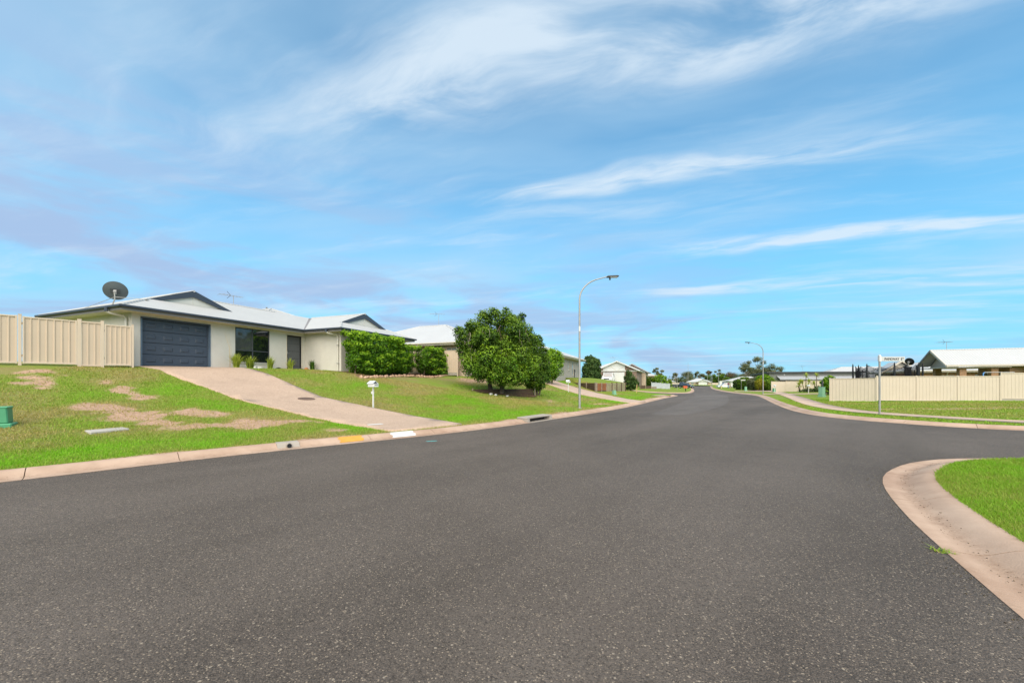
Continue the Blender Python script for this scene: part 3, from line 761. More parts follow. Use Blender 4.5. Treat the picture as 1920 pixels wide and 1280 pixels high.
# ================================================================== generic building pieces (local x along the facade, y to the back)
ANG_D = math.atan2(.925, .381)      # facades parallel to the main house
ANG_N = math.atan2(-.381, .925)     # facades square to it

def wall_open(name, p0, p1, z0, z1, holes, mat, parent, reveal=.12):
    """wall sheet from p0 to p1 (local xy) with rectangular openings (a,b,za,zb) along it and their reveals; outside is to the right of p0->p1"""
    p0, p1 = Vector(p0), Vector(p1); L = (p1 - p0).length; t = (p1 - p0) / L; nrm = Vector((t.y, -t.x))
    xs = sorted({0, L, *[h[0] for h in holes], *[h[1] for h in holes]}); zs = sorted({z0, z1, *[h[2] for h in holes], *[h[3] for h in holes]})
    m = MB(); P = lambda a, z, d=0: (p0.x + t.x * a - nrm.x * d, p0.y + t.y * a - nrm.y * d, z)
    for a, b in zip(xs[:-1], xs[1:]):
        for c, d in zip(zs[:-1], zs[1:]):
            if any(h[0] <= a and b <= h[1] and h[2] <= c and d <= h[3] for h in holes): continue
            m.quad(P(a, c), P(b, c), P(b, d), P(a, d))
    for a, b, c, d in holes:
        m.quad(P(a, c), P(a, d), P(a, d, reveal), P(a, c, reveal)); m.quad(P(b, c), P(b, c, reveal), P(b, d, reveal), P(b, d))
        m.quad(P(a, d), P(b, d), P(b, d, reveal), P(a, d, reveal)); m.quad(P(a, c), P(a, c, reveal), P(b, c, reveal), P(b, c))
    me = bpy.data.meshes.new(name); me.from_pydata(m.v, [], m.f)
    return link_mesh(name, me, mat, parent)

def local_frame(p0, p1):
    p0, p1 = Vector(p0), Vector(p1); t = (p1 - p0).normalized(); return p0, t, math.atan2(t.y, t.x)

def window(parent, p0, p1, a, b, za, zb, mfr, mgl, cols=2, trans=None, sill=None, depth=.07):
    """window in the wall p0->p1: frame, panes, sill; built in a rotated child frame via coordinates"""
    o, t, an = local_frame(p0, p1); loc = (o.x, o.y, 0); rot = (0, 0, an)
    fr = MB(); w = .045; y0, y1 = depth - .03, depth + .03
    fr.box(a, b, y0, y1, za, za + w); fr.box(a, b, y0, y1, zb - w, zb); fr.box(a, a + w, y0, y1, za + w, zb - w); fr.box(b - w, b, y0, y1, za + w, zb - w)
    xs = [a + w + (b - a - 2 * w) * k / cols for k in range(cols + 1)]
    for x in xs[1:-1]: fr.box(x - w / 2, x + w / 2, y0 - .004, y1, za + w, zb - w)
    if trans: fr.box(a + w, b - w, y0 - .008, y1, trans - w / 2, trans + w / 2)
    f = fr.build('window', mfr, parent, loc=loc, rot=rot)
    zs = [za + w, trans, zb - w] if trans else [za + w, zb - w]
    for i in range(cols):
        for c, d in zip(zs[:-1], zs[1:]):
            q = MB(); q.box(xs[i] + .005, xs[i + 1] - .005, depth - .004, depth + .006, c + .003, d - .003); q.build('pane', mgl, f)
    if sill:
        q = MB(); q.prism([(-.05, za - .075), (-.05, za - .03), (depth, za - .004), (depth, za - .075)], 0, a - .03, b + .03); q.build('sill', sill, f)
    return f

def mesh_grille(x0, x1, z0, z1, y, sp, w):
    """diamond grille clipped to a rectangle, real thin bars"""
    m = MB(); W, Hh = x1 - x0, z1 - z0
    for sgn in (1, -1):
        k = -Hh
        while k < W:
            a0, b0 = k, 0.0; a1, b1 = k + Hh, Hh
            if a0 < 0: b0 -= a0; a0 = 0.0
            if a1 > W: b1 -= a1 - W; a1 = W
            if a1 - a0 > .02:
                xa, xb = (x0 + a0, x0 + a1) if sgn > 0 else (x1 - a0, x1 - a1)
                yo = y + .003 * sgn
                m.add([(xa - w, yo, z0 + b0), (xa + w, yo, z0 + b0), (xb + w, yo, z0 + b1), (xb - w, yo, z0 + b1)], [(0, 1, 2, 3)])
            k += sp
    return m

def roof_faces(parent, faces, mat, name='roof'):
    m = MB()
    for f in faces: m.add(f, [tuple(range(len(f)))])
    me = bpy.data.meshes.new(name); me.from_pydata(m.v, [], m.f)
    bm = bmesh.new(); bm.from_mesh(me); bmesh.ops.remove_doubles(bm, verts=bm.verts, dist=.001)
    for f in bm.faces:
        f.normal_update()
        if f.normal.z < 0: f.normal_flip()
    bm.to_mesh(me); bm.free()
    return link_mesh(name, me, mat, parent)

def eave_trim(parent, poly, z, mg, mf, ms, wall_poly):
    """gutter, fascia and soffit round a closed counter-clockwise eave polygon"""
    n = len(poly)
    gu, fa = MB(), MB()
    for i in range(n):
        a, b = Vector(poly[i]), Vector(poly[(i + 1) % n]); t = (b - a).normalized(); nr = Vector((t.y, -t.x))
        def sec(m_, prof, e0, e1):
            k = len(prof); A = [(a.x + t.x * e0 + nr.x * o, a.y + t.y * e0 + nr.y * o, z + h) for o, h in prof]
            B = [(b.x - t.x * e1 + nr.x * o, b.y - t.y * e1 + nr.y * o, z + h) for o, h in prof]
            m_.add(A + B, [tuple(range(k)), tuple(range(k, 2 * k))[::-1]] + [(j, (j + 1) % k, k + (j + 1) % k, k + j) for j in range(k)])
        sec(gu, [(.01, -.10), (.10, -.10), (.125, -.075), (.125, -.005), (.10, .005), (.01, -.005)], -.10, -.10)
        sec(fa, [(-.02, -.21), (.008, -.21), (.008, -.012), (-.02, -.012)], 0, .0)
    gu.build('gutter', mg, parent); fa.build('fascia', mf, parent)
    m = MB(); m.add([(p[0], p[1], z - .195) for p in poly], [tuple(range(n))]); m.build('soffit', ms, parent)

def cap_tube(parent, p0, p1, mat, r=.055):
    m = MB(); m.tube([p0, p1], r, 6); m.build('ridge_cap', mat, parent)

def hip(x0, x1, y0, y1, z, s):
    """hip roof faces over a rectangle; ridge along the longer side"""
    w, d = x1 - x0, y1 - y0
    if w >= d: h = d / 2; A, B = (x0 + h, y0 + h, z + s * h), (x1 - h, y0 + h, z + s * h)
    else: h = w / 2; A, B = (x0 + h, y0 + h, z + s * h), (x0 + h, y1 - h, z + s * h)
    c = [(x0, y0, z), (x1, y0, z), (x1, y1, z), (x0, y1, z)]
    if w >= d: return [[c[0], c[1], B, A], [c[1], c[2], B], [c[2], c[3], A, B], [c[3], c[0], A]], A, B, c
    return [[c[0], c[1], A], [c[1], c[2], B, A], [c[2], c[3], B], [c[3], c[0], A, B]], A, B, c

def antenna(name, label, loc, h, rotz=0.0, parent_mat=None, span=.9):
    a = thing(name, label, 'antenna', loc, rotz, None)
    m = MB(); m.tube([(0, 0, -.05), (0, 0, h)], .016, 6); m.build('mast', M_galv, a)
    m = MB(); m.tube([(-span, 0, h - .03), (span * .7, 0, h + .03)], .012, 5); bo = m.build('boom', M_galv, a)
    for k, x in enumerate((-.85, -.62, -.4, -.18, .05, .3, .55)):
        l = .38 - .03 * k
        m = MB(); m.tube([(x * span, -l, h - .01 + .03 * x), (x * span, l, h - .01 + .03 * x)], .007, 4); m.build('element', M_galv, bo)
    m = MB()
    for sgn in (-1, 1): m.bar((-.2 * span, 0, h), (-.45 * span, 0, h + sgn * .22), .012, .02)
    m.build('reflector', M_darkgrey, a)
    return a

# ================================================================== main house
FZ0 = 2.30
H1 = thing('house', 'low grey beige house with white steel roof, navy trim and blue garage door', 'house', (-16.54, 17.17, FZ0), ANG_D)
ZE, S = 2.50, .40
gv, wv_ = 1.20, -2.10
faces = [
    [(-.6, -.6, ZE), (gv, gv, ZE + S * (gv + .6)), (3.05, gv, 3.96), (3.05, 3.05, 3.96), (-.6, 6.7, ZE)],
    [(3.05, gv, 3.96), (4.9, gv, ZE + S * (gv + .6)), (3.05, 3.05, 3.96)],
    [(-.6, -.6, ZE), (8.14, -.6, ZE), (11.72, 3.05, 3.96), (3.05, 3.05, 3.96), (4.9, gv, ZE + S * (gv + .6)), (gv, gv, ZE + S * (gv + .6))],
    [(8.14, -3.6, ZE), (9.64, wv_, ZE + .6), (11.72, wv_, 3.93), (11.72, 3.05, 3.96), (8.14, -.6, ZE)],
    [(8.14, -3.6, ZE), (15.3, -3.6, ZE), (13.8, wv_, ZE + .6), (9.64, wv_, ZE + .6)],
    [(15.3, -3.6, ZE), (15.3, 6.7, ZE), (11.72, 3.05, 3.96), (11.72, wv_, 3.93), (13.8, wv_, ZE + .6)],
    [(15.3, 6.7, ZE), (-.6, 6.7, ZE), (3.05, 3.05, 3.96), (11.72, 3.05, 3.96)]]
roof_faces(H1, faces, M_roof)
rf, A_, B_, c_ = hip(5.05, 15.23, .02, 13.4, ZE - .004, S)
roof_faces(H1, rf, M_roof, 'rear_roof')
for p, q in (((-.6, -.6, ZE), (gv, gv, ZE + S * 1.8)), ((3.05, gv - .05, 3.96), (3.05, 3.05, 3.96)), ((3.05, 3.05, 3.96), (9.0, 3.05, 3.96)), ((8.14, -3.6, ZE), (9.64, wv_, 3.1)),
             ((15.3, -3.6, ZE), (13.8, wv_, 3.1)), ((11.72, wv_ - .05, 3.93), (11.72, 2.9, 3.955)), ((A_[0], A_[1], A_[2]), (5.05, .02, ZE)), (A_, B_), (A_, (15.23, .02, ZE)), ((-.6, 6.7, ZE), (3.05, 3.05, 3.96))):
    cap_tube(H1, p, q, M_roof)
m = MB(); m.bar((8.16, -.58, ZE + .012), (11.6, 2.9, 3.925), .22, .012); m.build('valley_flashing', M_fascia, H1)
eave_trim(H1, [(-.6, -.6), (8.14, -.6), (8.14, -3.6), (15.3, -3.6), (15.3, 13.4), (5.05, 13.4), (5.05, 6.7), (-.6, 6.7)], ZE, M_navy, M_fascia, M_soffit, None)
def gablet(xc, hw, v0, zt, zb):
    m = MB(); m.add([(xc - hw, v0 + .07, zb - .02), (xc + hw, v0 + .07, zb - .02), (xc, v0 + .07, zt - .02)], [(0, 1, 2)]); gs_ = m.build('gable_sheet', M_gable, H1)
    m = MB(); m.box(xc - .012, xc + .012, v0 + .055, v0 + .067, zb, zt - .3); m.build('cover_strip', M_gable, gs_)
    for s_ in (-1, 1):
        m = MB(); hh = .34
        m.prism([(xc, zt + .03), (xc + s_ * (hw + .12), zb - .03), (xc + s_ * (hw + .12), zb - .03 - hh * .4), (xc, zt + .03 - hh)], 1, v0 - .03 - .002 * s_, v0 + .012 - .002 * s_)
        m.build('barge_board', M_navy, H1)
    m = MB(); m.add([(xc - hw, v0, zb - .05), (xc, v0, zt - .03), (xc, v0 + .31, zt - .03), (xc - hw, v0 + .31, zb - .05)], [(0, 1, 2, 3)])
    m.add([(xc + hw, v0, zb - .05), (xc, v0, zt - .03), (xc, v0 + .31, zt - .03), (xc + hw, v0 + .31, zb - .05)], [(0, 1, 2, 3)]); m.build('gable_soffit', M_navy, H1)
gablet(3.05, 1.85, gv, 3.96, ZE + S * (gv + .6))
gablet(11.72, 2.08, wv_, 3.93, ZE + .6)
# walls
wall_open('wall', (0, 0), (8.74, 0), -.5, 2.31, [(.30, 3.14, -.5, 2.14), (4.37, 6.33, .36, 2.24), (7.43, 8.45, -.02, 2.14)], M_render, H1)
wall_open('wall', (8.74, 0), (8.74, -3.0), -.7, 2.31, [], M_render, H1)
wall_open('wall', (8.74, -3.0), (14.7, -3.0), -.9, 2.31, [(1.6, 4.0, .5, 2.1)], M_render, H1)
wall_open('wall', (14.7, -3.0), (14.7, 12.8), -.9, 2.31, [], M_render, H1)
wall_open('wall', (14.7, 12.8), (5.6, 12.8), -.5, 2.31, [], M_render, H1)
wall_open('wall', (5.6, 12.8), (5.6, 6.1), -.5, 2.31, [], M_render, H1)
wall_open('wall', (5.6, 6.1), (0, 6.1), -.5, 2.31, [], M_render, H1)
wall_open('wall', (0, 6.1), (0, 0), -.5, 2.31, [], M_render, H1)
m = MB(); m.box(-.05, 8.7, -.03, .0 - .004, -.5, -.02); m.build('slab_edge', M_concrete, H1)
# garage door: four hinged sections, each with four raised panels
gd = MB(); gd.box(.36, 3.08, .165, .19, -.02, 2.10); gdo = gd.build('garage_door', M_garage, H1)
secm = None; panm = None
for r_ in range(4):
    za = .0 + r_ * .525
    if secm is None:
        q = MB(); q.box(0, 2.71, -.022, 0, .010, .513); secm = q.mesh('door_section', bevel=.006)
        q = MB(); q.add([(0, 0, 0), (.50, 0, 0), (.50, 0, .30), (0, 0, .30), (.012, .040, .012), (.488, .040, .012), (.488, .040, .288), (.012, .040, .288), (.10, -.024, .085), (.40, -.024, .085), (.40, -.024, .215), (.10, -.024, .215)],
                        [(0, 1, 5, 4), (1, 2, 6, 5), (2, 3, 7, 6), (3, 0, 4, 7), (4, 5, 9, 8), (5, 6, 10, 9), (6, 7, 11, 10), (7, 4, 8, 11), (8, 9, 10, 11)])
        panm = q.mesh('raised_panel')
    so = link_mesh('door_section', secm, M_garage, gdo, (.365, .138, za))
    for c in range(4):
        link_mesh('raised_panel', panm, M_garage, gdo, (.365 + .115 + c * .66, .1145, za + .115))
for x in (.30, 3.085):
    m = MB(); m.box(x, x + .055, -.03, .15, -.02, 2.14); m.build('door_jamb', M_jamb, H1)
m = MB(); m.box(.30, 3.14, -.034, .15, 2.10, 2.18); m.build('door_head', M_navy, H1)
# front window with a diamond security screen
wf = window(H1, (0, 0), (8.74, 0), 4.37, 6.33, .36, 2.24, M_darkgrey, M_glass, 2, 1.0)
mesh_grille(4.42, 5.33, 1.03, 2.19, .03, .085, .007).build('security_grille', M_grille, wf)
m = MB(); m.box(4.40, 5.36, .022, .034, 1.01, 1.03); m.box(4.40, 5.36, .022, .034, 2.18, 2.2); m.box(4.40, 4.42, .022, .034, 1.03, 2.18); m.box(5.34, 5.36, .022, .034, 1.03, 2.18); m.build('screen_frame', M_darkgrey, wf)
m = MB(); m.box(4.33, 6.37, -.04, .1, .30, .357); m.build('window_sill', M_render, H1)
# front door
m = MB(); m.box(7.43, 7.50, .03, .11, 0, 2.13); m.box(8.38, 8.45, .03, .11, 0, 2.13); m.box(7.50, 8.38, .03, .11, 2.05, 2.13); m.box(7.50, 8.38, .03, .11, 0, .09)
fd = m.build('front_door', M_black, H1)
m = MB(); m.box(7.50, 8.38, .085, .1, .09, 2.05); m.build('door_leaf', pmat('grey_door_leaf', (.10, .105, .11), .4, .08, 4), fd)
for k in range(4):
    m = MB(); m.box(7.56, 8.32, .074, .083, .22 + k * .46, .28 + k * .46); m.build('door_rail', M_darkgrey, fd)
mesh_grille(7.50, 8.38, .09, 2.05, .055, .075, .006).build('screen_mesh', M_grille, fd)
m = MB(); m.box(7.455, 7.475, .0, .03, .98, 1.16); m.tube([(7.465, 0, 1.02), (7.465, -.04, 1.02), (7.56, -.045, 1.02)], .010, 6); m.build('handle', M_galv, fd)
for x in (7.385, 8.452):
    m = MB(); m.box(x, x + .043, -.02, .06, 0, 2.18); m.build('door_frame', M_cream, H1)
m = MB(); m.box(7.43, 8.45, -.35, .10, -.12, -.005); m.build('door_step', M_concrete, H1)
window(H1, (8.74, -3.0), (14.7, -3.0), 1.6, 4.0, .5, 2.1, M_darkgrey, M_glass, 2)
m = MB(); m.lathe([(.09, 0), (.085, -.02), (.05, -.035)], 12, (4.95, -.22, 2.304)); m.build('soffit_light', M_white, H1)
# downpipes with their rainheads
def downpipe(x, y, ox, oy, zt=2.36):
    # from the gutter at (x,y) back under the soffit to the wall at (ox,oy)
    m = MB(); m.tube([(x, y, 2.40), (x, y, 2.26)], .062, 8); m.build('gutter_outlet', M_navy, H1)
    m = MB(); m.tube([(x, y, 2.27), (x + (ox - x) * .15, y + (oy - y) * .15, 2.20), (x + (ox - x) * .85, y + (oy - y) * .85, 2.15), (ox, oy, 2.06), (ox, oy, 1.9), (ox, oy, -.6)], .045, 10)
    return m.build('downpipe', M_pipe, H1, smooth=True)
downpipe(-.72, .30, -.07, .30)
downpipe(8.02, -2.55, 8.67, -2.80)
for z in (.4, 1.5):
    m = MB(); m.box(8.60, 8.736, -2.86, -2.74, z, z + .03); m.build('pipe_bracket', M_galv, H1)

# satellite dish on the left of the roof
def w1(u_, v_, z): return (-16.54 + .381 * u_ - .925 * v_, 17.17 + .925 * u_ + .381 * v_, FZ0 + z)
def dish(name, label, loc, r, heading, tilt, mat, h, legs=True, mesh_back=False):
    d = thing(name, label, 'satellite dish', loc)
    m = MB(); m.tube([(-.12, .02, -.05), (-.10, .02, .10), (0, 0, .26), (0, 0, h)], .024, 8); m.build('mast', M_galv, d, smooth=True)
    nrm = Vector((math.cos(heading) * math.cos(tilt), math.sin(heading) * math.cos(tilt), math.sin(tilt)))
    a = nrm.cross(Vector((0, 0, 1))).normalized(); b = a.cross(nrm)
    m = MB(); n = 36; prof = [(0, -.14), (.35, -.122), (.7, -.07), (1.0, 0), (1.0, .014), (.7, -.056), (.35, -.108), (0, -.126)]
    c0 = Vector((0, 0, h)) + nrm * .22
    vs = []; fs = []
    for i, (q, dd) in enumerate(prof):
        for k in range(n):
            an = 2 * math.pi * k / n; vs.append(c0 + (a * math.cos(an) * r + b * math.sin(an) * r * 1.0) * max(q, .01) + nrm * dd * r * 1.6)
    for i in range(len(prof) - 1):
        for k in range(n): fs.append((i * n + k, i * n + (k + 1) % n, (i + 1) * n + (k + 1) % n, (i + 1) * n + k))
    m.add(vs, fs); rf_ = m.build('reflector', mat, d, smooth=True)
    m = MB(); m.bar(Vector((0, 0, h - .05)), c0 - nrm * (.14 * r * 1.6), .10, .14); m.build('mount_bracket', M_galv, d)
    m = MB(); cc = c0 - nrm * (.132 * r * 1.6 + .012)
    m.add([cc - a * .16 - b * .10, cc + a * .16 - b * .10, cc + a * .16 + b * .10, cc - a * .16 + b * .10, cc - a * .16 - b * .10 + nrm * .05, cc + a * .16 - b * .10 + nrm * .05, cc + a * .16 + b * .10 + nrm * .05, cc - a * .16 + b * .10 + nrm * .05],
          [(0, 1, 2, 3), (4, 5, 6, 7), (0, 1, 5, 4), (1, 2, 6, 5), (2, 3, 7, 6), (3, 0, 4, 7)]); m.build('back_plate', M_darkgrey, d)
    m = MB(); tip = c0 + nrm * r * .95; m.tube([c0 - b * r * .93, tip - b * .1], .014, 6); m.build('feed_arm', M_galv, d)
    m = MB(); m.tube([tip - b * .14, tip - b * .02], .04, 8); m.build('feed_horn', M_cream, d)
    if legs:
        for e in legs:
            m = MB(); m.tube([(0, 0, h * .62), e], .012, 6); m.box(e[0] - .09, e[0] + .09, e[1] - .05, e[1] + .05, e[2] - .025, e[2]); m.build('brace', M_galv, d)
    return d
du, dv = -.05, 1.25
base = w1(du, dv, ZE + S * (du + .6) - .03)
def rel(u_, v_, z): p = w1(u_, v_, z); return (p[0] - base[0], p[1] - base[1], p[2] - base[2])
dish('satellite_dish', 'large dark grey satellite dish braced on the left end of the roof', base, .42, rad(128), rad(24), M_dish, .60,
     (rel(-.35, 3.2, ZE + S * .25 + .02), rel(.85, .75, ZE + S * (1.45) + .01)))
antenna('tv_antenna', 'television antenna on the ridge of the grey house', w1(7.2, 4.6, 3.98), .85, 1.2)
p = w1(10.6, 6.2, 4.54); m = MB(); m.tube([(0, 0, -.1), (0, 0, .22)], .04, 8); m.tube([(0, 0, .2), (0, 0, .26)], .06, 8)
tag(m.build('roof_vent', M_fascia, loc=(p[0], p[1], p[2])), 'small roof vent pipe behind the main ridge', 'vent')

# ================================================================== cream steel fence and gates on the left
FD_ = Vector((-.643, -.765)); FO = Vector((-16.02, 16.72)); fang = math.atan2(FD_.y, FD_.x)
def ribbed(x0, x1, z0, z1, y=0.0, pitch=.21, d=.022, frm=.0):
    """vertical ribbed sheet between x0 and x1 with thickness"""
    prof = [(x0, y)]; x = x0 + pitch * .62
    while x + .07 < x1:
        prof += [(x, y), (x + .016, y + d), (x + .044, y + d), (x + .06, y)]; x += pitch
    prof.append((x1, y)); n = len(prof); m = MB()
    vs = [(p_, q_, z0) for p_, q_ in prof] + [(p_, q_, z1) for p_, q_ in prof] + [(p_, q_ - .004, z0) for p_, q_ in prof] + [(p_, q_ - .004, z1) for p_, q_ in prof]
    fs = [(i, i + 1, n + i + 1, n + i) for i in range(n - 1)] + [(2 * n + i, 3 * n + i, 3 * n + i + 1, 2 * n + i + 1) for i in range(n - 1)]
    return m.add(vs, fs)
def fence_at(t): return (FO.x + FD_.x * t, FO.y + FD_.y * t)
ZFN = 2.20
def gate(t0, t1, label, h=1.70):
    p_ = fence_at(t0); G_ = thing('gate', label, 'gate', (p_[0], p_[1], ZFN), fang)
    w = t1 - t0
    ribbed(.05, w - .05, .12, h - .03, .0, .145 if w < 1 else .19).build('ribbed_sheet', M_fence, G_)
    for a, b in ((.0, .05), (w - .05, w)):
        m = MB(); m.box(a, b, -.02, .035, .05, h + .01); m.build('stile', M_frame, G_, bevel=.004)
    for a, b in ((.06, .12), (h - .05, h)):
        m = MB(); m.box(.05, w - .05, -.018, .032, a, b); m.build('rail', M_frame, G_, bevel=.004)
    for z in (.3, h - .3):
        m = MB(); m.tube([(w + .006, .0, z), (w + .006, .0, z + .09)], .012, 6); m.build('hinge', M_galv, G_)
    return G_
gate(.075, .865, 'narrow cream pedestrian gate beside the garage wall', 1.72)
gate(1.62, 2.965, 'wide cream gate leaf left of the fixed fence panel', 1.78)
gate(3.08, 4.4, 'cream gate leaf cut by the left edge of the photo', 1.80)
FE = thing('side_fence', 'short fixed cream fence panel and posts between the gates', 'fence', (FO.x, FO.y, ZFN), fang)
for t0, t1 in ((.0, .065), (.88, .975), (1.50, 1.61), (2.98, 3.065)):
    m = MB(); m.box(t0, t1, -.05, .045, -.3, 1.84 if t0 > .5 else 1.78); po = m.build('post', M_frame, FE, bevel=.005)
    m = MB(); m.box(t0 - .004, t1 + .004, -.054, .049, 1.842 if t0 > .5 else 1.782, 1.86 if t0 > .5 else 1.80); m.build('post_cap', M_fence, po, bevel=.004)
ribbed(.985, 1.49, .04, 1.74, .0, .19).build('ribbed_sheet', M_fence, FE)
for a, b in ((.0, .06), (1.72, 1.78)):
    m = MB(); m.box(.977, 1.498, -.02, .034, a, b); m.build('rail', M_fence, FE, bevel=.004)

def steel_fence(name, label, p0, p1, h, mat, n, T, zs=None, pitch=.20, plinth=0.0):
    p0, p1 = Vector(p0), Vector(p1); L = (p1 - p0).length; an = math.atan2((p1 - p0).y, (p1 - p0).x)
    z0 = zs if zs is not None else T(p0.x, p0.y)
    F_ = thing(name, label, 'fence', (p0.x, p0.y, z0), an); W = L / n
    me_s = ribbed(.035, W - .035, .05, h - .04, .0, pitch, -.014).mesh('ribbed_sheet')
    for i in range(n):
        q = p0 + (p1 - p0) * ((i + .5) / n); dz = (T(q.x, q.y) - z0 + plinth) if zs is None else plinth
        dz = round(dz / .05) * .05
        link_mesh('ribbed_sheet', me_s, mat, F_, (i * W, 0, dz))
        for a, b in ((.01, .06), (h - .05, h)):
            m = MB(); m.box(i * W + .034, (i + 1) * W - .034, -.03, .022, dz + a, dz + b); m.build('rail', mat, F_)
        if plinth:
            m = MB(); m.box(i * W + .034, (i + 1) * W - .034, -.02, .02, -.1, dz + .005); m.build('plinth', M_concrete, F_)
    for i in range(n + 1):
        q = p0 + (p1 - p0) * (i / n); dz = (T(q.x, q.y) - z0 + plinth) if zs is None else plinth
        m = MB(); m.box(i * W - .03, i * W + .03, -.036, .03, dz - .4, dz + h + .035); m.build('post', mat, F_)
    return F_
# ================================================================== foliage
def leaf_cards(C, Nn, size, tone, r, aspect=.55, flop=.9):
    """one folded kite-shaped leaf (4 verts, 2 tris) per centre; Nn outward directions"""
    n = len(C); Nn = Nn + r.normal(0, flop, (n, 3)) * .55; Nn /= np.linalg.norm(Nn, axis=1)[:, None] + 1e-9
    ref = r.normal(0, 1, (n, 3)); ref[:, 2] -= .4
    t = np.cross(Nn, ref); t /= np.linalg.norm(t, axis=1)[:, None] + 1e-9
    b = np.cross(Nn, t)
    L = (size * r.uniform(.6, 1.35, n))[:, None]; W = L * aspect
    V = np.empty((n, 4, 3))
    V[:, 0] = C - b * L * .5; V[:, 1] = C + t * W * .5 + Nn * L * .10; V[:, 2] = C + b * L * .5 - Nn * L * .06; V[:, 3] = C - t * W * .5 + Nn * L * .10
    i = np.arange(n)[:, None] * 4
    F = np.concatenate([i + [0, 1, 2], i + [0, 2, 3]], 0)
    return V.reshape(-1, 3), F, np.repeat(tone, 4)

def merge_leaves(parts):
    V = []; F = []; T_ = []; b = 0
    for v_, f_, t_ in parts: V.append(v_); F.append(f_ + b); T_.append(t_); b += len(v_)
    return np.concatenate(V), np.concatenate(F), np.concatenate(T_)

def clump(c, rx, ry, rz, n, size, r, tone0=.5, sq=2.0, shell=.55, bias=.25, lump=.16):
    """leaves spread through the outer part of a lumpy (super)ellipsoid; inner and lower leaves darkened, their shade put into the tone"""
    d = r.normal(0, 1, (n, 3)); d /= np.linalg.norm(d, axis=1)[:, None]
    k = (np.abs(d) ** sq).sum(1) ** (-1 / sq)
    lum = 1 + lump * (np.sin(d[:, 0] * 5.1 + c[0] * 3) * np.sin(d[:, 1] * 4.7 + c[1] * 2) + np.sin(d[:, 2] * 6.3 + c[2] + d[:, 0] * 3)) * .7
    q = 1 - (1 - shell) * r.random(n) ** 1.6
    R = np.array([rx, ry, rz])
    P = d * (k * lum * q)[:, None] * R + np.array(c)
    nn = d / R; nn /= np.linalg.norm(nn, axis=1)[:, None]; nn[:, 2] += .35
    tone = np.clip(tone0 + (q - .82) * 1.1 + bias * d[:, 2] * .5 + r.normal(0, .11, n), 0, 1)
    return leaf_cards(P, nn, size, tone, r)

def branch(m, p0, p1, r0, r1, r, wob=.12, n=5):
    p0, p1 = np.array(p0, float), np.array(p1, float); L = np.linalg.norm(p1 - p0)
    pts = [tuple(p0 + (p1 - p0) * k / (n - 1) + (r.normal(0, wob * L * .25, 3) if 0 < k < n - 1 else 0)) for k in range(n)]
    m.tube(pts, [r0 + (r1 - r0) * k / (n - 1) for k in range(n)], 7); return pts

def shrub(name, label, cat, loc, lobes, mat, seed, group=None, stems=True, size=.09, dens=420, mat_stem=None, lump=.16):
    """lobes: (dx,dy,dz,rx,ry,rz,tone,sq)"""
    r = np.random.default_rng(seed); S_ = thing(name, label, cat, loc, 0, group)
    parts = []
    for (dx_, dy_, dz_, rx, ry, rz, tn, sq) in lobes:
        area = 4 * math.pi * ((rx * ry) ** 1.6 / 3 + (rx * rz) ** 1.6 / 3 + (ry * rz) ** 1.6 / 3) ** (1 / 1.6)
        parts.append(clump((dx_, dy_, dz_), rx, ry, rz, int(area * dens * .7), size, r, tn - .10, sq, lump=lump))
        for _ in range(int(5 + area * 1.2)):               # shoots that break the outline
            d = r.normal(0, 1, 3); d /= np.linalg.norm(d); k_ = (np.abs(d) ** sq).sum() ** (-1 / sq) * .93; R_ = min(rx, rz) * r.uniform(.16, .30)
            parts.append(clump((dx_ + d[0] * rx * k_, dy_ + d[1] * ry * k_, dz_ + d[2] * rz * k_), R_, R_, R_, int(20 + R_ * R_ * dens * 5), size, r, tn + .08 + .15 * d[2] + r.normal(0, .1), 2, .4, .7, .2))
    V, F, T_ = merge_leaves(parts)
    V[:, 2] = np.maximum(V[:, 2], -.02 + .05 * np.abs(np.sin(V[:, 0] * 9)))
    o = fast_mesh('crown', V, F, mat, {'tone': T_}, S_)
    if stems:
        m = MB()
        for l in lobes[:10]: branch(m, (l[0] * .35, l[1] * .35, -.1), (l[0], l[1], l[2]), .035 + .01 * l[3], .012, r)
        m.build('stem', mat_stem or M_bark, S_, smooth=True)
    return S_

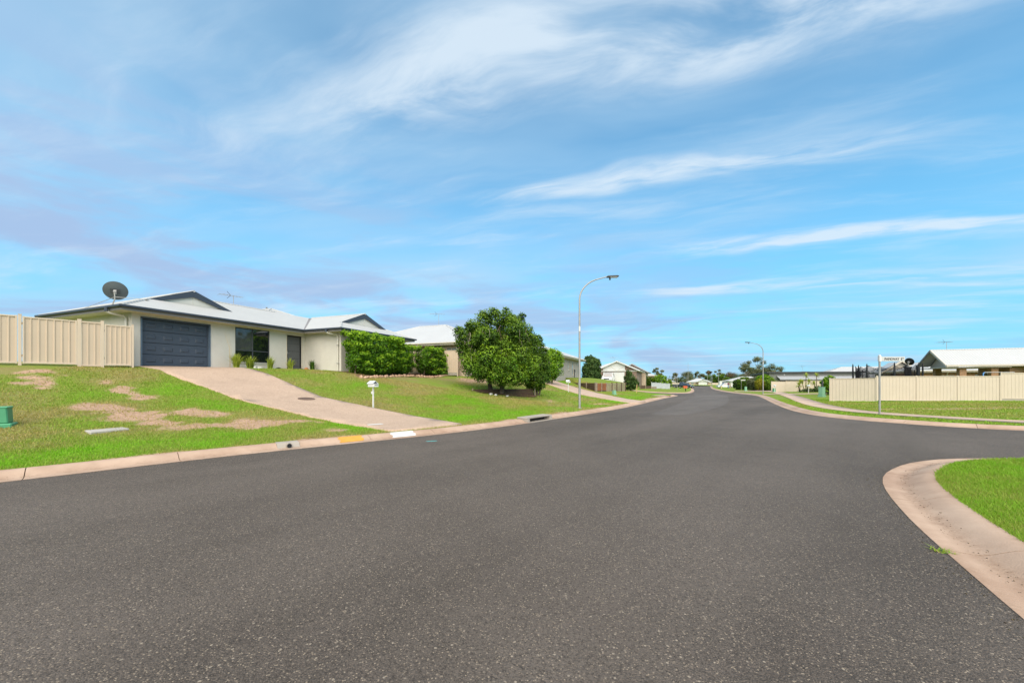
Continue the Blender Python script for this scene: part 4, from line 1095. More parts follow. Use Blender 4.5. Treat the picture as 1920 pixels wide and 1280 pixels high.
# hedges in front of the right wing (rounded, clipped)
def hw(u_, v_): x, y, _ = w1(u_, v_, 0); return x, y
def hedge(u0, u1, v0, hgt, dep, label, seed, group, tone=.5):
    x, y = hw((u0 + u1) / 2, v0); z = ZL(x, y) - .02
    hl = (u1 - u0) / 2; ca_, sa_ = math.cos(ANG_D), math.sin(ANG_D)
    r = np.random.default_rng(seed); parts = []
    n = int((hl * 2 * hgt * 2 + hl * 2 * dep + dep * hgt * 2) * 560)
    parts.append(clump((0, 0, hgt * .53), hl * .97, dep / 2 * .95, hgt * .49, int(n * .55), .13, r, tone - .20, 3.6, .70, .45, .05))  # core leaves darkened, so shade in the gaps sits in their tone
    k = int(hl * 44)
    for i in range(k):                                   # lumpy knobs break the clipped outline
        uu = r.uniform(-hl, hl); zz = r.uniform(.06, 1.0) * hgt; a_ = r.random()
        vv = -dep * .47 if a_ < .55 else (dep * .45 if a_ < .65 else r.uniform(-.45, .45) * dep)
        if a_ >= .65 and a_ < .88: zz = hgt * r.uniform(.95, 1.01)
        if a_ >= .88: uu = math.copysign(hl * .98, uu)
        e_ = max(abs(uu) / hl - .82, 0) * hl * .9
        if vv < -dep * .4: vv += e_
        if zz > hgt * .9 and vv < -dep * .3: zz -= .12
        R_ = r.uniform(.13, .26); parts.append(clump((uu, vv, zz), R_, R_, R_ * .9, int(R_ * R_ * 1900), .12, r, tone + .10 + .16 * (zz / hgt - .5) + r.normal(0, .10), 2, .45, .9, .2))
    V, F, T_ = merge_leaves(parts)
    V[:, 2] = np.where(V[:, 2] < .06, .06 + .1 * r.random(len(V)), V[:, 2])
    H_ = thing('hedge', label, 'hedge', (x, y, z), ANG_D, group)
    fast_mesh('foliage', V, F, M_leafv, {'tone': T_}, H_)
    m = MB()
    for i in range(int(hl * 3) + 1):
        uu = -hl * .8 + 1.6 * hl * i / max(1, int(hl * 3)); branch(m, (uu, 0, -.15), (uu + r.uniform(-.2, .2), r.uniform(-.15, .15), hgt * .7), .045, .015, r)
    m.build('stem', M_bark, H_, smooth=True)
HG = 'clipped hedges along the right wing'
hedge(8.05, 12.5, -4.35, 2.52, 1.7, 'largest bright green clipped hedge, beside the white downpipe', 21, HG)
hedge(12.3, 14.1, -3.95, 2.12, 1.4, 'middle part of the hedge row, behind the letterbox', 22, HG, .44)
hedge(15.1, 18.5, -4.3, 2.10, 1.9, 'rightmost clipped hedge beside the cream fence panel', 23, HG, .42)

# big tree in the sleeper bed
r = np.random.default_rng(5)
TX, TY = -.75, 25.7; TZ = ZL(TX, TY) - .05
tree = thing('tree', 'large rounded olive green tree in front of the second house', 'tree', (TX, TY, TZ))
lob = []
for k in range(58):
    d = r.normal(0, 1, 3); d /= np.linalg.norm(d); q = r.uniform(.45, 1.0)
    lob.append((d[0] * 2.05 * q - .30, d[1] * 1.9 * q, 3.10 + d[2] * 1.95 * q, r.uniform(.42, .78)))
lob += [(-.3, -1.9, 1.15, .5), (.6, -1.8, 1.05, .55), (1.3, -1.4, 1.05, .5), (-1.2, -1.6, 1.3, .5), (.1, -1.2, .95, .5), (1.5, -.2, 4.15, .6), (1.75, 0, 3.5, .6), (1.95, -.2, 3.0, .6), (1.1, -.4, 4.65, .5), (.5, -.3, 5.0, .45), (1.85, -.1, 3.9, .4), (-2.3, -.2, 2.7, .55), (-1.7, -1.2, 1.75, .65), (-.9, -1.6, 1.5, .65), (.1, -1.7, 1.35, .7), (1.0, -1.5, 1.3, .7), (1.7, -.9, 1.5, .65), (1.9, -.5, 1.9, .7), (-1.9, -.9, 2.0, .7), (.4, -1.9, 1.9, .8), (-.7, -1.9, 2.2, .8), (1.2, -1.5, 2.3, .75), (-2.55, .2, 3.9, .55), (-2.35, 0, 3.2, .6), (-2.0, -.4, 2.3, .65), (-1.2, -1.3, 1.75, .75), (-.2, -1.6, 1.7, .75), (.7, -1.4, 1.6, .8), (1.35, -.9, 1.75, .8), (1.7, -.2, 2.6, .75), (-.6, .1, 5.05, .6), (.1, 0, 4.95, .55), (-1.2, 0, 4.75, .55), (-1.75, -.3, 4.35, .5), (.85, -.2, 4.6, .6), (1.45, -.3, 3.7, .6), (-2.75, .1, 4.15, .35), (-.45, 0, 5.35, .35)]
for k in range(46):                                      # stray leaders that roughen the outline
    d = r.normal(0, 1, 3); d[2] = abs(d[2]) * .9 - .15; d /= np.linalg.norm(d); q = r.uniform(1.12, 1.34)
    lob.append((d[0] * 2.1 * q - .15, d[1] * 1.8 * q, 3.15 + d[2] * 1.85 * q, r.uniform(.14, .30)))
parts = []
for (a, b, c, R) in lob:
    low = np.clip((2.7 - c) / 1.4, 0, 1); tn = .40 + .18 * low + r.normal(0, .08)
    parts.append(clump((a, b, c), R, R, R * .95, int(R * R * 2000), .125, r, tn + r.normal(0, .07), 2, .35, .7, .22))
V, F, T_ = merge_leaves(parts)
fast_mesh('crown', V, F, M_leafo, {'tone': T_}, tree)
parts = []
for (a, b, c, R) in lob:
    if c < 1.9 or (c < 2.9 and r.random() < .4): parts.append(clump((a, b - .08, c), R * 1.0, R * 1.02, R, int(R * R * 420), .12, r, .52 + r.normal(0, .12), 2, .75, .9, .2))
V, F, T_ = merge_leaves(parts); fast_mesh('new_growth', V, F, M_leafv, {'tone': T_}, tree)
m = MB()
for bx, by, tx, ty in ((.05, -.1, .3, 0), (-.55, .35, -.9, .2)):
    branch(m, (bx, by, -.2), (tx, ty, 1.6), .17, .12, r, .05)
    for k in range(9):
        an = r.uniform(0, 6.28); q = r.uniform(.8, 1.8); branch(m, (tx, ty, r.uniform(1.0, 1.7)), (tx + math.cos(an) * q, ty + math.sin(an) * q, r.uniform(2.6, 4.6)), .07, .018, r, .16)
m.build('trunk', M_bark, tree, smooth=True)
# dead grey twigs that hang in the canopy
MT_ = pmat('dead_twig', (.33, .28, .22), .9, .2)
for k in range(26):
    an = r.uniform(3.3, 6.1); q = r.uniform(1.4, 2.3); z = r.uniform(2.2, 4.4); x_, y_ = math.cos(an) * q - .2, math.sin(an) * q
    m = MB(); branch(m, (x_, y_, z), (x_ + r.uniform(-.2, .2), y_ - .1, z - r.uniform(.4, .9)), .010, .004, r, .2, 4)
    m.build('dead_twig', MT_, tree)

x, y = 1.75, 27.4
shrub('shrub', 'tall dark leafy shrub on the right flank of the big tree', 'shrub', (x, y, ZL(x, y)), [(0, 0, 1.3, .95, .85, .9, .42, 2), (.05, 0, 2.3, .85, .8, .85, .42, 2), (-.05, 0, 3.2, .55, .55, .7, .42, 2), (.3, -.1, 2.8, .45, .5, .5, .4, 2), (.1, 0, 3.8, .3, .3, .45, .4, 2), (.4, 0, 1.5, .5, .6, .6, .45, 2), (-.3, -.3, 1.0, .6, .6, .6, .55, 2)], M_leafo, 31, size=.11)
x, y = 3.95, 39.0
shrub('shrub', 'clipped bright green column shrub beside the second driveway', 'shrub', (x, y, ZL(x, y)), [(0, 0, 1.95, 1.05, 1.0, 1.45, .55, 2.8), (.1, -.2, 2.8, .7, .7, .6, .6, 2), (-.1, -.4, 1.4, .8, .7, .7, .5, 2)], M_leafv, 32, size=.14, dens=300)
x, y = 13.1, 65
shrub('tree', 'dark bushy tree left of the white gabled house', 'tree', (x, y, ZL(x, y) + .6), [(0, 0, 1.6, 1.5, 1.3, 1.5, .40, 2), (.1, 0, 3.0, 1.3, 1.2, 1.2, .42, 2), (-.4, 0, 3.9, .8, .8, .6, .45, 2), (.55, 0, 3.6, .6, .7, .6, .45, 2), (.9, 0, 1.6, .7, .7, 1.0, .4, 2), (-.9, -.3, 2.3, .7, .7, .9, .4, 2), (-.1, 0, 4.3, .35, .4, .35, .45, 2)], M_leafd, 33, size=.20, dens=170)
x, y = 15.0, 50.0
shrub('shrub', 'dark conical shrub at the end of the sleeper wall', 'shrub', (x, y, ZL(x, y)), [(.1, 0, .75, .95, .9, .75, .38, 2), (-.1, 0, 1.5, .7, .7, .6, .45, 2), (-.2, 0, 2.1, .42, .42, .4, .5, 2), (.4, 0, 1.1, .5, .5, .5, .45, 2), (-.35, 0, 2.4, .2, .2, .22, .5, 2)], M_leafd, 34, size=.15, dens=220)

# strap-leaf clumps along the house front
def strap_clump(label, u_, v_, n, h, sp, seed, mat=M_strap, group='strap leaf plants under the front window'):
    x, y = hw(u_, v_); r = np.random.default_rng(seed); P_ = thing('strap_leaf_plant', label, 'plant', (x, y, ZL(x, y) + .02), 0, group)
    V = []; F = []; T_ = []; b = 0
    for k in range(n):
        an = r.uniform(0, 6.28); hh = h * r.uniform(.55, 1.1); out = sp * r.uniform(.15, 1.0); w_ = r.uniform(.014, .026)
        px_, py_ = r.normal(0, .05, 2); t_ = np.array([-math.sin(an), math.cos(an), 0]) * w_; tn = np.clip(r.normal(.6, .22), 0, 1)
        pts = [np.array([px_ + math.cos(an) * out * q ** 1.7, py_ + math.sin(an) * out * q ** 1.7, hh * (q - .28 * q ** 3 * (out / sp))]) for q in (0, .35, .7, 1.0)]
        for q, p_ in enumerate(pts):
            w2 = (1.0, 1.0, .75, .1)[q]; V += [p_ - t_ * w2, p_ + t_ * w2]; T_ += [tn, tn]
        for q in range(3): F += [(b + 2 * q, b + 2 * q + 1, b + 2 * q + 3), (b + 2 * q, b + 2 * q + 3, b + 2 * q + 2)]
        b += 8
    fast_mesh('leaves', np.array(V), np.array(F), mat, {'tone': np.array(T_)}, P_)
    m = MB(); m.lathe([(.06, -.05), (.05, .06), (.02, .1)], 8); m.build('crown_base', M_bark, P_)
    return P_
strap_clump('fullest yellow green strap plant, at the driveway edge', 3.95, -.75, 150, .85, .55, 41)
strap_clump('yellow green strap plant in front of the left window pane', 4.75, -.65, 120, .78, .45, 42)
strap_clump('thin strap plant below the right window pane', 5.95, -.55, 60, .85, .42, 43)
strap_clump('strap plant left of the front door', 7.15, -.65, 70, .75, .40, 44)
strap_clump('darker green strap plant right of the front door', 8.25, -1.15, 95, .72, .38, 45, M_palm)
r = np.random.default_rng(48); x, y = hw(3.75, -.55)
m = MB()
for k in range(4): m.tube([(0, 0, 0), (r.uniform(-.1, .1), r.uniform(-.1, .1), 1.0), (r.uniform(-.3, .1), r.uniform(-.1, .1), 1.7 + .1 * k)], [.006, .004, .002], 4)
tag(m.build('flower_stalk', M_stake, loc=(x, y, ZL(x, y))), 'tall thin dry stalks beside the garage jamb', 'plant')

def rock(loc, sx, sy, sz, mat, seed, name='stone', parent=None):
    r = random.Random(seed); bm = bmesh.new(); bmesh.ops.create_icosphere(bm, subdivisions=1, radius=1)
    for v_ in bm.verts:
        k = 1 + r.uniform(-.18, .18); v_.co = Vector((v_.co.x * sx * k, v_.co.y * sy * k, v_.co.z * sz * k))
    me = bpy.data.meshes.new(name); bm.to_mesh(me); bm.free()
    return link_mesh(name, me, mat, parent, loc, (0, 0, r.uniform(0, 6)))

# garden strip under the window: timber edge, soil, stones
gb = thing('garden_bed', 'narrow garden bed with timber edging below the front window', 'garden bed', w1(3.5, -1.0, -.08), ANG_D)
m = MB(); m.box(.25, 4.9, -.02, .99, -.25, .01); m.build('soil', M_mulch, gb)
for a, b in ((.2, 1.35), (1.37, 3.2), (3.22, 4.95)):
    m = MB(); m.box(a, b, -.12, -.03, -.22, .05); m.build('sleeper', M_timber, gb, bevel=.008)
x, y = hw(6.35, -.72); tag(rock((x, y, FZ0 + .02), .42, .2, .10, M_rockdark, 3, 'boulder'), 'flat black stone in the bed right of the window', 'stone')
x, y = hw(7.75, -.8); tag(rock((x, y, FZ0 + .0), .26, .17, .11, M_rockdark, 4, 'boulder'), 'small black stone in front of the door', 'stone')
x, y = hw(8.0, -.95); tag(rock((x, y, FZ0 + .03), .15, .13, .15, M_terracotta, 5, 'boulder'), 'orange terracotta lump beside the door plant', 'stone')
for k, (a, b) in enumerate(((4.75, -1.0), (4.95, -1.05), (5.1, -.95))):
    x, y = hw(a, b); tag(rock((x, y, FZ0 + .02), .10, .08, .09, M_rockpale, 10 + k, 'boulder'), ('largest pale stone', 'middle pale stone', 'rightmost pale stone')[k] + ' at the corner of the garden bed', 'stone', 'pale stones by the driveway edge')

# hedge bed with rough stone edging
hb = thing('garden_bed', 'mulched hedge bed edged with pinkish rough stones', 'garden bed', w1(8.0, -4.6, -.5), 0)
bedpoly = [hw(7.6, -3.2)] + [hw(u_, -5.35 - .15 * math.sin(u_)) for u_ in np.linspace(7.7, 18.6, 14)] + [hw(18.8, -3.2)]
bed = cdt_sheet('mulch', bedpoly, [(-16, 0, 20, 36, .6)], terrL, M_mulch, zoff=.03)
bed.parent = hb; bed.location = (-hb.location.x, -hb.location.y, -hb.location.z)
rr = random.Random(9)
for k in range(40):
    u_ = 7.7 + 10.8 * k / 39; x, y = hw(u_, -5.4 - .15 * math.sin(u_) + rr.uniform(-.06, .06))
    rock((x - hb.location.x, y - hb.location.y, ZL(x, y) + .05 - hb.location.z), rr.uniform(.13, .22), rr.uniform(.09, .15), rr.uniform(.07, .13), M_rock, 100 + k, 'edging_stone', hb)

# sleeper bed round the big tree
tb = thing('sleeper_wall', 'low dark sleeper wall with mulch under the big tree', 'retaining wall', (-2.55, 24.9, 0), 0)
p0, p1 = Vector((-2.55, 24.85)), Vector((1.55, 26.95)); an = math.atan2((p1 - p0).y, (p1 - p0).x); L = (p1 - p0).length
for k in range(3):
    z = ZL(-.5, 25.9) - .28 + k * .19
    for a, b in ((.1, L * .52), (L * .52 + .02, L - .1)):
        m = MB(); m.box(a, b, -.035, .035, z, z + .18); m.build('sleeper', M_timber_dark, tb, bevel=.008, rot=(0, 0, an))
for a in (.04, L - .04):
    m = MB(); m.box(a - .045, a + .045, -.10, -.04, .3, ZL(-.5, 25.9) + .34); m.build('post', M_timber_pale, tb, bevel=.006, rot=(0, 0, an))
mu = cdt_sheet('mulch', [(-2.2, 24.5), (-.2, 24.7), (1.4, 25.9), (1.75, 26.7), (1.5, 27.1), (-.5, 26.1), (-2.5, 25.0)], [(-3, 2, 24, 28, .35)], terrL, M_mulch, zoff=.035)
mu.parent = tb; mu.location = (2.55, -24.9, 0)
m = MB(); m.tube([(0, 0, -.2), (0, 0, 1.65)], .028, 6); x, y = 1.5, 26.6
tag(m.build('star_picket', M_black, loc=(x, y, ZL(x, y))), 'thin black steel picket under the right side of the tree', 'post')
for k, (x, y, s_, mt) in enumerate(((-1.3, 24.3, .16, M_rockpale), (-1.0, 24.2, .12, M_rockpale), (-.3, 24.5, .12, M_rockpale))):
    tag(rock((x, y, ZL(x, y) + .04), s_, s_ * .8, s_ * .6, mt, 60 + k, 'boulder'), ('leftmost', 'middle', 'rightmost')[k] + ' pale rock at the foot of the sleeper wall', 'stone', 'pale rocks below the tree')
x, y = -2.5, 31.2
lg = thing('branch_pile', 'dark cut branches lying on the mulch by the fence', 'branches', (x, y, ZL(x, y)))
for k in range(6):
    m = MB(); a = rr.uniform(0, 3.1); m.tube([(-math.cos(a) * .5, -math.sin(a) * .5, .06 + .03 * k), (math.cos(a) * .5, math.sin(a) * .5, .1 + .03 * k)], .03, 6); m.build('branch', M_timber_dark, lg)

# ================================================================== small things on the left verge
def letterbox(label, loc, rotz, h, plate=True, mat=M_white):
    b = thing('letterbox', label, 'letterbox', loc, rotz, 'letterboxes')
    m = MB(); m.box(-.022, .022, -.022, .022, -.2, h - .26); m.build('post', mat, b)
    m = MB(); m.box(-.115, .115, -.175, .175, h - .24, h - .12); m.build('box', mat, b, bevel=.004)
    m = MB(); m.prism([(-.155, h - .118), (.155, h - .118), (.155, h - .105), (0, h + .0), (-.155, h - .105)], 1, -.195, .12); m.build('roof', pmat('letterbox_roof', (.62, .66, .68), .35, .05), b)
    m = MB(); m.prism([(-.12, h - .117), (.12, h - .117), (0, h - .02)], 1, .121, .126); m.build('end_opening', M_darkgrey, b)
    m = MB(); m.box(-.09, .09, .176, .181, h - .17, h - .15); m.build('slot', M_darkgrey, b)
    if plate:
        m = MB(); m.box(-.075, .075, -.034, -.024, h - .52, h - .42); m.build('number_plate', mat, b, bevel=.003)
    return b
x, y = -5.55, 15.78
letterbox('white gabled letterbox on a thin post beside the pink driveway', (x, y, ZL(x, y)), rad(-118), 1.08)
x, y = 4.9, 34.3
letterbox('white letterbox on a thick post beside the second driveway', (x, y, ZL(x, y)), rad(-110), 1.05)

x, y = -8.33, 16.0
m = MB(); m.lathe([(.32, -.02), (.32, .012), (.30, .016), (.05, .02)], 24); nv = Vector((ZL(x - .3, y) - ZL(x + .3, y), ZL(x, y - .3) - ZL(x, y + .3), .6)).normalized()
o = m.build('manhole_cover', pmat('rusty_iron_cover', (.13, .08, .055), .7, .2, 10), loc=(x, y, ZL(x, y) + .049), rot=nv.to_track_quat('Z', 'Y').to_euler())
tag(o, 'round rusty brown access cover set in the driveway', 'manhole cover')
m = MB(); m.box(-.24, .24, -.07, .07, 0, .004)
o = m.build('painted_mark', M_whitepaint, drive1, loc=(-4.35, 12.55, ZL(-4.35, 12.55) + .052), rot=(rad(4), 0, rad(40))); o['label'] = 'small white paint mark near the foot of the driveway'

def pillar(label, loc, rotz, w, d, h, mat, group='green utility pillars'):
    b = thing('utility_pillar', label, 'utility pillar', loc, rotz, group)
    m = MB(); m.box(-w * .62, w * .62, -d * .62, d * .62, -.1, h * .16); m.build('base', mat, b, bevel=.02)
    m = MB(); m.prism([(-w / 2, h * .165), (w / 2, h * .165), (w * .46, h), (-w * .46, h)], 1, -d / 2, d / 2); m.build('body', mat, b, bevel=.02)
    m = MB(); m.box(-w * .5, w * .5, -d * .53, d * .53, h * .93, h * 1.02); m.build('lid', mat, b, bevel=.018)
    return b
x, y = -12.28, 9.35
pillar('green plastic utility pillar cut by the left edge of the photo', (x, y, ZL(x, y)), rad(40), .52, .42, .46, M_green)
x, y = 10.0, 38.6
pillar('small green pillar in front of the sleeper wall', (x, y, ZL(x, y)), rad(30), .32, .26, .42, M_sagegreen)
x, y = -10.1, 9.85
m = MB(); m.box(-.18, .18, -.36, .36, -.06, .026); o = m.build('pit_lid', pmat('pale_concrete_lid', (.40, .37, .33), .85, .12, 6, .3, 40, stain=.2), bevel=.015, loc=(x, y, ZL(x, y) + .012), rot=(Vector((ZL(x - .3, y) - ZL(x + .3, y), ZL(x, y - .3) - ZL(x, y + .3), 1.5)).normalized().to_track_quat('Z', 'Y') @ Matrix.Rotation(rad(-80), 3, 'Z').to_quaternion()).to_euler())
tag(o, 'rectangular pale concrete pit lid lying in the grass', 'pit lid')

# street lamps: swept arm, LED head
def street_lamp(label, loc, rotz, h, reach, rise):
    l = thing('street_lamp', label, 'street lamp', loc, rotz, 'street lamps')
    m = MB(); m.lathe([(.14, -.1), (.14, .012)], 12); m.build('base_plate', M_galv, l)
    hb_ = h - rise
    m = MB(); m.tube([(0, 0, 0), (0, 0, hb_ * .70)], [.064, .050], 14); m.build('lower_pole', M_galv, l, smooth=True)
    m = MB(); m.tube([(0, 0, hb_ * .70), (0, 0, hb_ * .70 + .28)], [.052, .05], 14); m.build('white_band', M_white, l, smooth=True)
    pts = [(0, 0, hb_ * .70 + .28), (0, 0, hb_ * .88)]
    for k in range(9):
        a = k / 8 * rad(78); pts.append((rise * 1.15 * (1 - math.cos(a)) * .98, 0, hb_ - rise * .05 + rise * .93 * math.sin(a)))
    ex, ez = pts[-1][0], pts[-1][2]
    pts.append((reach - .45, 0, ez + (reach - ex) * .13))
    m = MB(); m.tube(pts, [.052, .05] + [.046 - .0018 * k for k in range(9)] + [.028], 12); m.build('arm', M_galv, l, smooth=True)
    hz_ = ez + (reach - ex) * .13
    m = MB(); m.prism([(reach - .55, hz_ - .045), (reach - .40, hz_ - .06), (reach + .12, hz_ - .02), (reach + .17, hz_ + .01), (reach + .10, hz_ + .05), (reach - .45, hz_ + .035)], 1, -.11, .11); hd = m.build('lamp_head', M_darkgrey, l, bevel=.02)
    m = MB(); m.box(reach - .35, reach + .08, -.08, .08, hz_ - .066, hz_ - .052); m.build('lens', M_lamp, hd)
    m = MB(); m.tube([(reach - .33, 0, hz_ - .06), (reach - .33, 0, hz_ - .19)], .045, 8); m.build('sensor', M_black, hd)
    return l
x, y = 3.75, 21.9
street_lamp('tall galvanised street lamp with curved arm on the near verge', (x, y, ZL(x, y)), rad(-2), 7.35, 2.0, 1.25)
x, y = 32.7, 51.4
street_lamp('distant street lamp on the right verge, arm pointing left', (x, y, ZR(x, y)), rad(180), 6.75, 2.2, 1.2)
# ================================================================== neighbouring houses
def simple_house(label, loc, rotz, w, d, he, slope, mroof, mwall, mtrim, ov=.6, style='hip', wins=(), doors=(), base=1.2, group='houses along the street', gable_mat=None, gable_hole=None):
    """house with local origin at the eave's front-left corner; walls inset by ov"""
    h = thing('house', label, 'house', loc, rotz, group)
    if style == 'hip':
        fs, A, B, c = hip(0, w, 0, d, he, slope); roof_faces(h, fs, mroof)
        for p, q in ((A, B), (c[0], A), (c[3], A if w >= d else B), (c[1], B if w >= d else A), (c[2], B)): cap_tube(h, p, q, mroof, .06)
    else:                                                   # gable end to the front, ridge along y
        zt = he + slope * w / 2
        roof_faces(h, [[(0, 0, he), (w / 2, 0, zt), (w / 2, d, zt), (0, d, he)], [(w, 0, he), (w, d, he), (w / 2, d, zt), (w / 2, 0, zt)]], mroof)
        cap_tube(h, (w / 2, 0, zt), (w / 2, d, zt), mroof, .06)
        for yy in (ov + .02, d - ov):
            m = MB(); m.add([(ov, yy, he - .2), (w - ov, yy, he - .2), (w - ov, yy, he + slope * ov - .03), (w / 2, yy, zt - .03), (ov, yy, he + slope * ov - .03)], [(0, 1, 2, 3, 4)]); m.build('gable_wall', gable_mat or mwall, h)
        for s_ in (0, 1):
            x0 = 0 if s_ == 0 else w
            m = MB(); m.prism([(x0, he - .16), (x0, he + .015), (w / 2, zt + .02), (w / 2, zt - .17)], 1, -.05 - .003 * s_, .0 - .003 * s_); m.build('barge_board', mtrim, h)
            m = MB(); m.add([(x0, 0, he - .03), (w / 2, 0, zt - .03), (w / 2, ov + .03, zt - .03), (x0, ov + .03, he - .03)], [(0, 1, 2, 3)]); m.build('verge_soffit', M_cream, h)
    eave_trim(h, [(0, 0), (w, 0), (w, d), (0, d)] if style == 'hip' else [(0, ov), (w, ov), (w, d), (0, d)], he, mtrim, mtrim, M_cream, None)
    c = [(ov, ov), (w - ov, ov), (w - ov, d - ov), (ov, d - ov)]
    for k in range(4):
        a, b = c[k], c[(k + 1) % 4]
        hs = [x[1:5] for x in wins if x[0] == k] + [x[1:5] for x in doors if x[0] == k]
        wall_open('wall', a, b, -base, he - .19, hs, mwall, h)
        for x in wins:
            if x[0] == k: window(h, a, b, x[1], x[2], x[3], x[4], M_cream, M_glassp if len(x) < 6 else x[5], 1 if x[2] - x[1] < .9 else 2, sill=mtrim)
        for x in doors:
            if x[0] == k:
                o, t, an = local_frame(a, b); W = x[2] - x[1]
                m = MB(); m.box(x[1] + .02, x[2] - .02, .09, .12, x[3], x[4] - .02); dd = m.build('garage_door', x[5], h, loc=(o.x, o.y, 0), rot=(0, 0, an))
                n = 4
                for j in range(n):
                    z = x[3] + (x[4] - x[3]) * j / n; m = MB(); m.box(x[1] + .03, x[2] - .03, .075, .088, z + .012, z + (x[4] - x[3]) / n - .012); m.build('door_section', x[5], dd)
    return h

# second house (cream brick) behind the tree, third (taupe brick) past it
h2 = simple_house('cream brick house with white hip roof partly behind the big tree', (-3.3, 30.4, 2.2), ANG_D, 11, 14, 2.5, .41, M_roof2, M_brick_c, M_cream,
                  wins=((3, 2.2, 3.6, 1.05, 2.1), (3, 6.0, 7.2, 1.05, 2.1), (0, 1.5, 3.2, .9, 2.1), (3, 11.0, 11.9, 1.2, 2.1)))
m = MB(); m.tube([(.45, 1.4, 2.42), (.45, 1.4, 2.2), (.54, 1.4, 2.1), (.54, 1.4, -.4)], .045, 8); m.build('downpipe', M_pipe, h2)
ax = (-3.3 + .381 * 5.5 - .925 * 6.3, 30.4 + .925 * 5.5 + .381 * 6.3, 2.2 + 2.5 + 2.2)
antenna('tv_antenna', 'tall thin antenna on the cream brick house roof', ax, 1.15, .5)
steel_fence('fence', 'cream steel fence panels between hedge and cream brick house', (-8.2, 31.6), (-4.25, 30.9), 1.75, M_fence, 2, ZL, None, .15, .22)
h3 = simple_house('taupe brick house with white roof and slim side windows', (10.2 - .381 * 13.5, 55 - .925 * 13.5, 2.05), ANG_D, 13.5, 11, 2.5, .38, M_roof2, M_brick_t, M_cream,
                  wins=((0, 2.6, 3.3, .9, 2.05), (0, 5.6, 6.5, .95, 2.1), (0, 7.9, 8.7, .35, 2.1), (0, 11.0, 11.7, .5, 2.1)))
m = MB(); m.box(9.4, 9.48, .50, .58, -.2, .8); m.box(9.36, 9.52, .44, .57, .78, 1.1); m.build('meter_box', M_darkgrey, h3)
# raised yard of the third house with its sleeper walls
YW = [(8.5, 39.8), (13.6, 47.5)]
terr_pts = [(8.45, 39.95), (13.45, 47.55), (14.2, 50.5), (12.5, 55), (9.5, 57), (4.8, 43.3), (6.9, 46.6)]
def terrace(x, y): return 1.36 + .75 * np.clip(((x - 8.5) * -.83 + (y - 39.8) * .55) / 6.5, 0, 1)
ty_ = cdt_sheet('lawn', [(8.45, 39.95), (13.45, 47.55), (14.0, 50.5), (12.6, 54.6), (9.9, 56.5), (6.2, 47.6), (7.25, 46.9)], [(4, 15, 39, 58, .8)], terrace, M_lawn, {'bare': zero, 'tone': toneF}, skirt=.9)
tag(ty_, 'raised grass yard behind the sleeper retaining wall', kind='structure')
rw = thing('retaining_wall', 'stepped timber sleeper retaining wall with red and weathered panels', 'retaining wall', (8.5, 39.8, 0))
p0, p1 = Vector(YW[0]), Vector(YW[1]); an = math.atan2((p1 - p0).y, (p1 - p0).x); L = (p1 - p0).length
mats = [M_timber_red, M_timber_red, M_timber_pale, M_timber_pale, M_timber_pale, M_timber_pale]
cuts = [0, 1.35, 2.75, 4.5, 6.1, 7.7, L]
for k in range(6):
    mat_ = mats[k]
    for j in range(4):
        zz = .42 + j * .25
        m = MB(); m.box(cuts[k] + .05, cuts[k + 1] - .05, -.035 - .004 * (j % 2), .035, zz, zz + .24); m.build('sleeper', mat_ if not (j == 0 and k < 2) else M_timber_dark, rw, bevel=.01, rot=(0, 0, an))
for k, a in enumerate(cuts):
    m = MB(); m.box(a - .055, a + .055, -.10, .05, .1, 1.47); m.build('post', M_timber if k in (0, 1, 2) else M_timber_dark, rw, bevel=.008, rot=(0, 0, an))
q0, q1 = Vector((8.45, 39.9)), Vector((7.05, 47.2)); an2 = math.atan2((q1 - q0).y, (q1 - q0).x); L2 = (q1 - q0).length
for k in range(3):
    for j in range(4):
        zz = .45 + j * .25
        m = MB(); m.box(k * L2 / 3 + .06, (k + 1) * L2 / 3 - .01, -.03, .04, zz, zz + .24); m.build('sleeper', M_timber_dark, rw, bevel=.01, rot=(0, 0, an2))
for k in (0, 1, 2):
    m = MB(); m.box(k * L2 / 3 - .06 + (.10 if k == 0 else 0), k * L2 / 3 + .05 + (.10 if k == 0 else 0), .05, .12, .2, 1.5); m.build('post', M_timber, rw, bevel=.008, rot=(0, 0, an2))
x, y = 14.7, 46.6; m = MB(); m.bar((0, 0, -.2), (.05, 0, 1.0), .06, .06); tag(m.build('survey_stake', M_stake, loc=(x, y, ZL(x, y))), 'raw pine stake leaning beside the conical shrub', 'stake')

# houses across the side street
h4 = simple_house('brown brick house with white gable above a white garage door', (16.9, 80.6, 1.45), ANG_N, 8.7, 14, 2.35, .44, M_roof2, M_brick_b, M_white, ov=.55, style='gable',
                  wins=((1, 2.5, 3.3, .8, 2.0), (1, 5.2, 6.0, .8, 2.0)), doors=((0, 1.05, 5.3, -.05, 2.05, M_white),))
m = MB(); m.prism([(1.6, 2.17), (5.9, 2.17), (5.9, 3.45), (4.35, 4.12), (1.6, 2.93)], 1, .50, .535); gi_ = m.build('gable_infill', M_white, h4)
for a_, b_ in (((2.9, 3.4), (4.3, 2.25)), ((4.4, 2.25), (5.85, 3.3))):
    m = MB(); m.bar((a_[0], .49, a_[1]), (b_[0], .49, b_[1]), .03, .05); m.build('gable_batten', M_cream, gi_)
rfs, A_, B_, c_ = hip(-3.5, 6.5, 5.5, 17, 2.35, .40); roof_faces(h4, rfs, M_roof2, 'side_roof')
antenna('tv_antenna', 'faint antenna above the white gabled house', (21.9, 84.6, 5.4), 1.3, .2)
